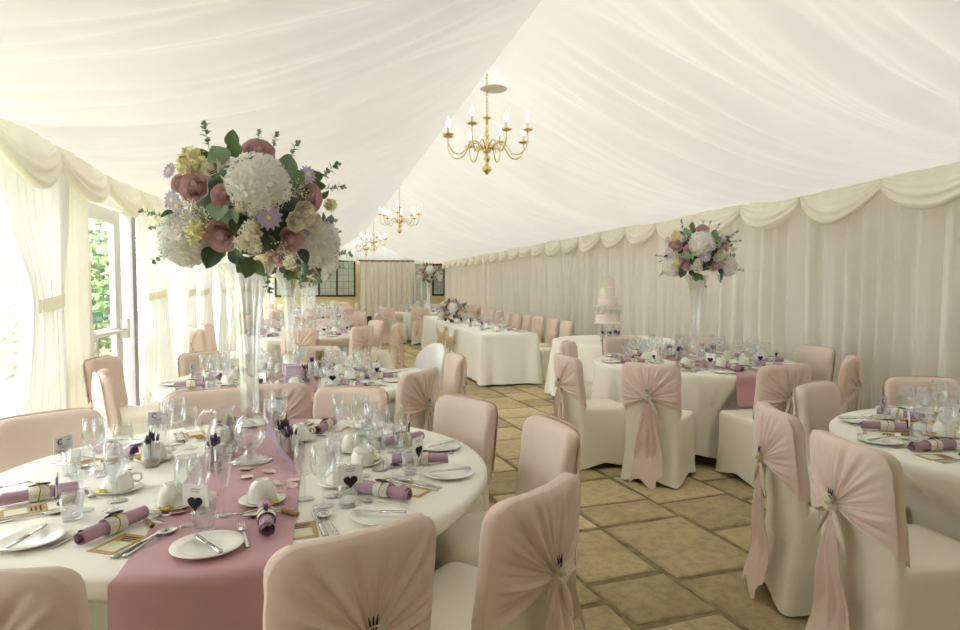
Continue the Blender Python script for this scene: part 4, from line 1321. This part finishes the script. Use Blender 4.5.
# ------------------------------------------------------------------ long top table
HX0, HX1, HY0, HY1 = 2.15, 2.97, 8.75, 14.2
def make_top_table():
    t = thing('trestle_table', 'long trestle table under the white cloth along the pleated wall', 'table', ((HX0+HX1)/2, (HY0+HY1)/2, 0))
    hw, hl = (HX1-HX0)/2-.02, (HY1-HY0)/2-.02
    MB().box(-hw, hw, -hl, hl, ZT-.03, ZT-.004, .004).build('tabletop', M_WOOD, t, smooth=False)
    for k in range(4):
        y = lerp(-hl+.15, hl-.15, k/3)
        m = MB()
        for s in (-1, 1): m.tube([(s*.28, y, ZT-.031), (s*.30, y, .002)], .014, 8)
        m.build('trestle_leg', M_ALU, t)
    m = MB(); cxx, cyy = (HX0+HX1)/2, (HY0+HY1)/2
    W, H = (HX1-HX0)/2, (HY1-HY0)/2
    def outline(z, grow):
        pts = []
        d = (ZT-z)/ZT
        segs = [((-W, -H), (W, -H), 24), ((W, -H), (W, H), 120), ((W, H), (-W, H), 24), ((-W, H), (-W, -H), 120)]
        for (x0, y0), (x1, y1), n in segs:
            L_ = math.hypot(x1-x0, y1-y0); nx, ny = (y1-y0)/L_, -(x1-x0)/L_
            for k in range(n):
                u = k/n; s = u*L_
                ed = min(s, L_-s)
                corner = math.exp(-(ed/.10)**2)
                off = grow + d*(.012*sin(s*7.3+x0)+.01*sin(s*15+y0)) + corner*d*(.05) - d*.03*math.exp(-((ed-.16)/.07)**2)
                px, py = lerp(x0, x1, u)+nx*off, lerp(y0, y1, u)+ny*off
                if ed < 1e-6:
                    px = x0+math.copysign(off, x0); py = y0+math.copysign(off, y0)
                pts.append((px, py, z))
        return pts
    rings = [outline(ZT, -.03), outline(ZT-.001, -.004), outline(ZT-.008, .004)]+[outline(z, .006+.012*(ZT-z)) for z in (.69, .6, .5, .4, .3, .2, .1, .025)]
    m.loops(rings, True, False)
    o = m.build('tablecloth', M_WCLOTH, loc=(cxx, cyy, .001))
    tag(o, 'white cloth with fold lines over the long top table', 'tablecloth')
make_top_table()
for i in range(8):
    y = [9.2, 9.85, 10.55, 11.2, 11.85, 12.5, 13.15, 13.8][i]
    chair_protos[i % 3].place((3.54+.02*(i % 2), y, 0), PI/2+rng.uniform(-.05, .05), '%s rose-draped chair along the wall side of the long top table' % (ORD[i] if i else 'nearest'), 'chairs of the long top table')
for i, y in enumerate((9.3, 9.95, 10.6, 11.25, 11.9, 12.55, 13.2, 13.75)):
    w = ORD[i] if i else 'nearest'
    g = lambda s: '%s at the %s place of the long top table' % (s, w)
    P['napkin'].place((2.78, y, TOPZ), PI/2, g('rolled mauve napkin'), 'napkins of the long top table')
    P['plate'].place((2.83, y-.19, TOPZ), 0, g('white side plate'), 'plates of the long top table')
    P['goblet'].place((2.64, y+.18, TOPZ), 0, g('tall wine glass'), 'wine glasses of the long top table')
    P['flute'].place((2.62, y+.09, TOPZ), 0, g('champagne flute'), 'flutes of the long top table')
    P['tumbler'].place((2.68, y+.25, TOPZ), 0, g('small glass tumbler'), 'tumblers of the long top table')
    P['saucer'].place((2.5, y-.02, TOPZ), 0, g('white saucer'), 'saucers of the long top table')
    P['cup'].place((2.5, y-.02, TOPZ+.0088), .5, g('upturned white cup'), 'cups of the long top table')
for i, y in enumerate((9.5, 10.3, 12.2)):
    P['lavglass'].place((2.33, y, TOPZ), 0, 'ribbed lavender tumbler, %s along the long top table' % ORD[i], 'lavender tumblers')
    P['lavender'].place((2.33, y, TOPZ), 0, 'dark lavender posy in the %s tumbler of the long top table' % ORD[i], 'lavender posies')
b = BOUQ.place((2.28, 11.5, TOPZ+.25), rad(30), 'low flower arrangement resting on the front edge of the long top table', 'low arrangement', scale=.78)
b.rotation_euler = (0, 0, rad(-20))
# garland: two white cloth swags with natural tassels on the front of the top table
t = thing('tassel_garland', 'garland of two white swags with natural tassels on the top table front', 'garland', (HX0-.035, 11.3, 0))
for k, yc in enumerate((-.55, .35)):
    m = MB()
    m.grid(lambda u, v: (-.012-.025*sin(PI*u)*v, yc+lerp(-.40, .40, u)*(1-.25*v*v), ZT-.03-.30*v*sin(PI*u)**.6), 20, 8)
    m.build('cloth_swag', M_WCLOTH, t)
    for j in range(9):
        u = j/8; y = yc+lerp(-.40, .40, u); z0 = ZT-.04-.13*sin(PI*u)**.6
        m = MB(); l = .25+.06*sin(j*2.1)
        m.tube([(-.045, y, z0), (-.047, y, z0-.03), (-.047, y, z0-l)], [.004, .010, .013], 7)
        m.build('tassel', M_TASSEL, t)

# ------------------------------------------------------------------ cake on its table
CK = (3.62, 7.55)
TABLES['cakestand'] = dict(c=CK, R=.80, side='R', ref='cake table', chairs=[], cloth=M_CLOTH, runner=False)
make_round_table('cakestand')
ck = (CK[0]-.18, CK[1]-.14)
t = thing('cake_stand', 'clear pedestal stand under the tiered wedding cake', 'cake stand', (ck[0], ck[1], TOPZ))
MB().lathe([(.001, 0), (.075, 0), (.075, .006), (.03, .012), (.03, .02)], 24).build('foot', M_CRYST, t)
MB().lathe([(.03, .02), (.034, .05), (.034, .19), (.045, .215)], 20).build('pedestal', M_CRYST, t)
MB().lathe([(.045, .215), (.17, .222), (.178, .226), (.178, .238), (.001, .238)], 40).build('plate', M_CHINA, t)
t = thing('wedding_cake', 'four-tier blush wedding cake with white sugar flowers', 'cake', (ck[0], ck[1], TOPZ+.239))
z = 0
for i, (r_, h) in enumerate(((.150, .205), (.119, .105), (.088, .118), (.067, .115))):
    MB().lathe([(.001, z), (r_, z), (r_+.001, z+.004), (r_, z+h-.008), (r_-.006, z+h), (.001, z+h)], 36).build('cake_tier', M_ICING, t)
    m = MB(); m.lathe([(r_+.0012, z), (r_+.005, z+.003), (r_+.005, z+.010), (r_+.0012, z+.013)], 36); m.build('icing_band', M_WICING, t)
    if i == 0:
        for k in range(28):
            a = 2*PI*k/28; f = floret_ball(.024, 12, k, .026)
            f.xf(Matrix.Translation((.150*cos(a), .150*sin(a), z+h-.022-.050*(k % 2)))); f.build('sugar_flower', M_WICING, t)
    z += h
for k, (x, y, zz) in enumerate(((0, 0, .02), (.03, .0, .008), (-.03, .005, .008), (0, -.03, .008), (0, .03, .01))):
    f = floret_ball(.028, 16, 40+k, .03); f.xf(Matrix.Translation((x, y, z+zz))); f.build('sugar_flower', M_WICING, t)
for i, (a, b) in enumerate(((-.10, -.08), (-.03, -.13), (.08, -.12), (.11, .02))):
    P['lavglass'].place((ck[0]+a, ck[1]+b, TOPZ), 0, 'ribbed lavender tumbler, %s around the foot of the cake stand' % ORD[i], 'lavender tumblers')
    P['lavender'].place((ck[0]+a, ck[1]+b, TOPZ), i, 'dark lavender posy, %s around the foot of the cake stand' % ORD[i], 'lavender posies')

# ------------------------------------------------------------------ chandeliers
def make_chandelier():
    t = thing('chandelier', 'chandelier', 'chandelier')        # origin at the bottom finial
    MB().lathe([(.001, 0), (.010, .005), (.018, .02), (.035, .03), (.050, .05), (.042, .075), (.018, .10), (.014, .12), (.030, .14), (.034, .16), (.016, .185), (.014, .20)], 20).build('finial', M_BRASS, t)
    MB().lathe([(.014, .20), (.040, .215), (.052, .24), (.042, .265), (.02, .28), (.015, .36), (.028, .38), (.015, .40), (.013, .52), (.045, .535), (.045, .542), (.012, .55), (.006, .58)], 20).build('column', M_BRASS, t)
    for tier, (n, rr, zz, ph) in enumerate(((8, .40, .33, .2),)):
        for k in range(n):
            a = ph+2*PI*k/n; ca, sa = cos(a), sin(a); z1 = zz+.05*(k % 2)
            m = MB(); pth = [(.04, .25), (.09, .30), (.14, .31), (.19, .27), (.24, .20), (.30, .175), (.36, .20), (rr, .27), (rr, z1)]
            sm = []
            for q in range(len(pth)-1):
                p0, p1, p2, p3 = pth[max(q-1, 0)], pth[q], pth[q+1], pth[min(q+2, len(pth)-1)]
                for h in range(4):
                    w = h/4
                    sm.append(tuple(.5*(2*p1[e]+(p2[e]-p0[e])*w+(2*p0[e]-5*p1[e]+4*p2[e]-p3[e])*w*w+(3*p1[e]-p0[e]-3*p2[e]+p3[e])*w**3) for e in (0, 1)))
            sm.append(pth[-1])
            m.tube([(r_*ca, r_*sa, q) for r_, q in sm], .0065, 8)
            arm = m.build('arm', M_BRASS, t)
            c = (rr*ca, rr*sa, z1)
            MB().lathe([(.006, 0), (.04, .006), (.055, .018), (.052, .02), (.012, .012), (.012, .025)], 14, c=c).build('drip_pan', M_BRASS, arm)
            MB().lathe([(.012, .015), (.0125, .085), (.001, .086)], 10, c=c).build('candle_sleeve', M_CANDLE, arm)
            MB().lathe([(.010, .086), (.019, .105), (.020, .125), (.012, .155), (.002, .185)], 12, c=c).build('bulb', M_BULB, arm)
    for k in range(12):
        a = 2*PI*k/12
        m = MB(); m.tube([(.05*cos(a), .05*sin(a), .24), (.10*cos(a), .10*sin(a), .255+.03*(k % 2)), (.125*cos(a), .125*sin(a), .23)], [.007, .006, .003], 6)
        m.build('scroll', M_BRASS, t)
    m = MB()
    for k in range(12):
        z = .59+k*.03
        pts = [(.010*cos(b)*(1 if k % 2 else 0), .010*cos(b)*(0 if k % 2 else 1), z+.018*sin(b)) for b in [2*PI*j/10 for j in range(11)]]
        m.tube(pts, .003, 5, False)
    m.build('chain', M_BRASS, t)
    m = MB(); m.lathe([(.001, .945), (.012, .945), (.012, .95), (.001, .955)], 12); m.build('hook', M_BRASS, t)
    return t
CH = Proto(make_chandelier)
for i, y in enumerate((6.0, 13.4, 20.6, 24.6)):
    CH.place((XC, y, 2.50), i*.37, '%s brass candle chandelier hanging from the ridge' % ('nearest' if i == 0 else ORD[i]), 'brass chandeliers')
for i, y in enumerate((5.98,)):
    m = MB(); m.lathe([(.001, 0), (.115, 0), (.13, .010), (.115, .02), (.001, .022)], 28, c=(XC+.06, y, 3.30))
    m.tube([(XC, 6.0, 3.32), (XC, 6.0, 3.42)], .006, 6)
    tag(m.build('ceiling_rose', M_WICING), 'white disc at the ridge above the nearest chandelier', 'ceiling rose')

# ------------------------------------------------------------------ far-end small things
def mk_case():
    t = thing('speaker_case', 'case', 'case')
    MB().box(-.11, .11, -.11, .11, 0, .36, .008).build('cabinet', M_BLACK, t, smooth=False)
    MB().box(-.09, .09, -.116, -.111, .05, .32, .002).build('grille', M_CHALK, t, smooth=False)
    return t
CS = Proto(mk_case)
CS.place((1.42, 22.0, 0), 0, 'black floor case before the far curtain, nearer the windows', 'black floor cases')
CS.place((1.82, 22.0, 0), 0, 'black floor case before the far curtain, nearer the top table', 'black floor cases')

# ------------------------------------------------------------------ garden outside the door
def build_garden():
    tag(MB().box(-16, XL-.12, -4, 34, -.14, -.06).build('lawn_ground', M_LAWN, smooth=False), kind='structure')
    r = random.Random(31)
    def shrub(x, y, rx, h, n, label, seed):
        t = thing('garden_shrub', label, 'shrub', (x, y, -.06))
        q = random.Random(seed)
        m = MB()
        for k in range(5): m.tube([(0, 0, 0), (q.uniform(-.3, .3)*rx, q.uniform(-.3, .3)*rx, h*.5), (q.uniform(-.6, .6)*rx, q.uniform(-.6, .6)*rx, h*.85)], [.03, .02, .008], 6)
        m.build('branches', M_WOOD, t)
        m = MB(); lm = leaf_mesh(.11, .032)
        for k in range(n):
            d = Vector((q.gauss(0, 1), q.gauss(0, 1), q.gauss(0, 1))).normalized()*q.uniform(.55, 1)
            p = Vector((d.x*rx, d.y*rx, h*.52+d.z*h*.48))
            m.join(lm, Matrix.Translation(p) @ aim(d+Vector((q.uniform(-.6, .6), q.uniform(-.6, .6), q.uniform(-.2, .8))), q.random()*6) @ Matrix.Scale(q.uniform(.7, 1.4), 4))
        m.build('foliage', M_BUSH, t)
    shrub(-3.95, 12.6, 1.1, 2.9, 2600, 'tall leafy shrub seen through the upper pane of the garden door', 1)
    shrub(-5.9, 17.2, 1.7, 3.4, 2200, 'leafy shrub farther out behind the one at the garden door', 2)
    shrub(-3.75, 9.9, .65, 1.35, 900, 'low leafy shrub outside the door beside the strap-leaved plant', 3)
    t = thing('strap_plant', 'clump of arching strap leaves outside the lower pane of the garden door', 'plant', (-2.95, 9.0, -.06))
    q = random.Random(5)
    for k in range(60):
        a = q.random()*6.28; l = q.uniform(.6, 1.0); s = q.uniform(.25, .6)
        m = MB()
        def fn(u, v):
            rr = s*v**1.6; z = l*(v-.38*v*v)*1.1
            w = .014*(1-v)**.5*(u-.5)*2
            return (rr*cos(a)-w*sin(a)+.05*cos(k), rr*sin(a)+w*cos(a)+.05*sin(k), z)
        m.grid(fn, 2, 8); m.build('strap_leaf', M_STRAP, t)
    # neighbouring house
    t = thing('outbuilding', 'dark roofed outbuilding glimpsed beyond the shrubs', 'building', (-12.2, 24, -.06))
    MB().box(-2, 2, -5, 5, 0, 2.2).build('wall', M_BRICK, t, smooth=False)
    MB().loops([[(-2.3, -5.2, 2.2), (2.3, -5.2, 2.2), (0, -5.2, 3.6)], [(-2.3, 5.2, 2.2), (2.3, 5.2, 2.2), (0, 5.2, 3.6)]], True, True).build('roof', M_TILE, t, smooth=False)
build_garden()

# ------------------------------------------------------------------ light, world, camera
w = bpy.data.worlds.new('World'); scene.world = w; w.use_nodes = True
nt = w.node_tree; nt.nodes.clear()
bg = nt.nodes.new('ShaderNodeBackground'); wo = nt.nodes.new('ShaderNodeOutputWorld')
bg.inputs['Color'].default_value = (.945, .972, 1.02, 1); bg.inputs['Strength'].default_value = 5.6
L(nt, bg, 0, wo, 0)

sun = bpy.data.lights.new('sun', 'SUN'); so = bpy.data.objects.new('sun', sun); COL.objects.link(so)
sun.energy = 12.0; sun.angle = rad(12); sun.color = (1, .98, .95)
so.rotation_euler = Vector((-.45, .62, -.64)).to_track_quat('-Z', 'Y').to_euler()

cam = bpy.data.cameras.new('camera'); co = bpy.data.objects.new('camera', cam); COL.objects.link(co)
cam.lens = 24.0; cam.sensor_width = 36.0; cam.clip_end = 100
co.location = (0, 0, 1.46)
co.rotation_euler = (rad(90-2.8), 0, rad(-13.6))
scene.camera = co
vs = scene.view_settings
scene.display_settings.display_device = 'sRGB'
vs.view_transform = 'Standard'; vs.look = 'None'; vs.gamma = 1; vs.use_curve_mapping = False
vs.exposure = 0.62
cy = scene.cycles
cy.use_denoising = True
cy.max_bounces = 10; cy.diffuse_bounces = 6; cy.glossy_bounces = 4; cy.transmission_bounces = 6; cy.transparent_max_bounces = 40
cy.caustics_reflective = False; cy.caustics_refractive = False
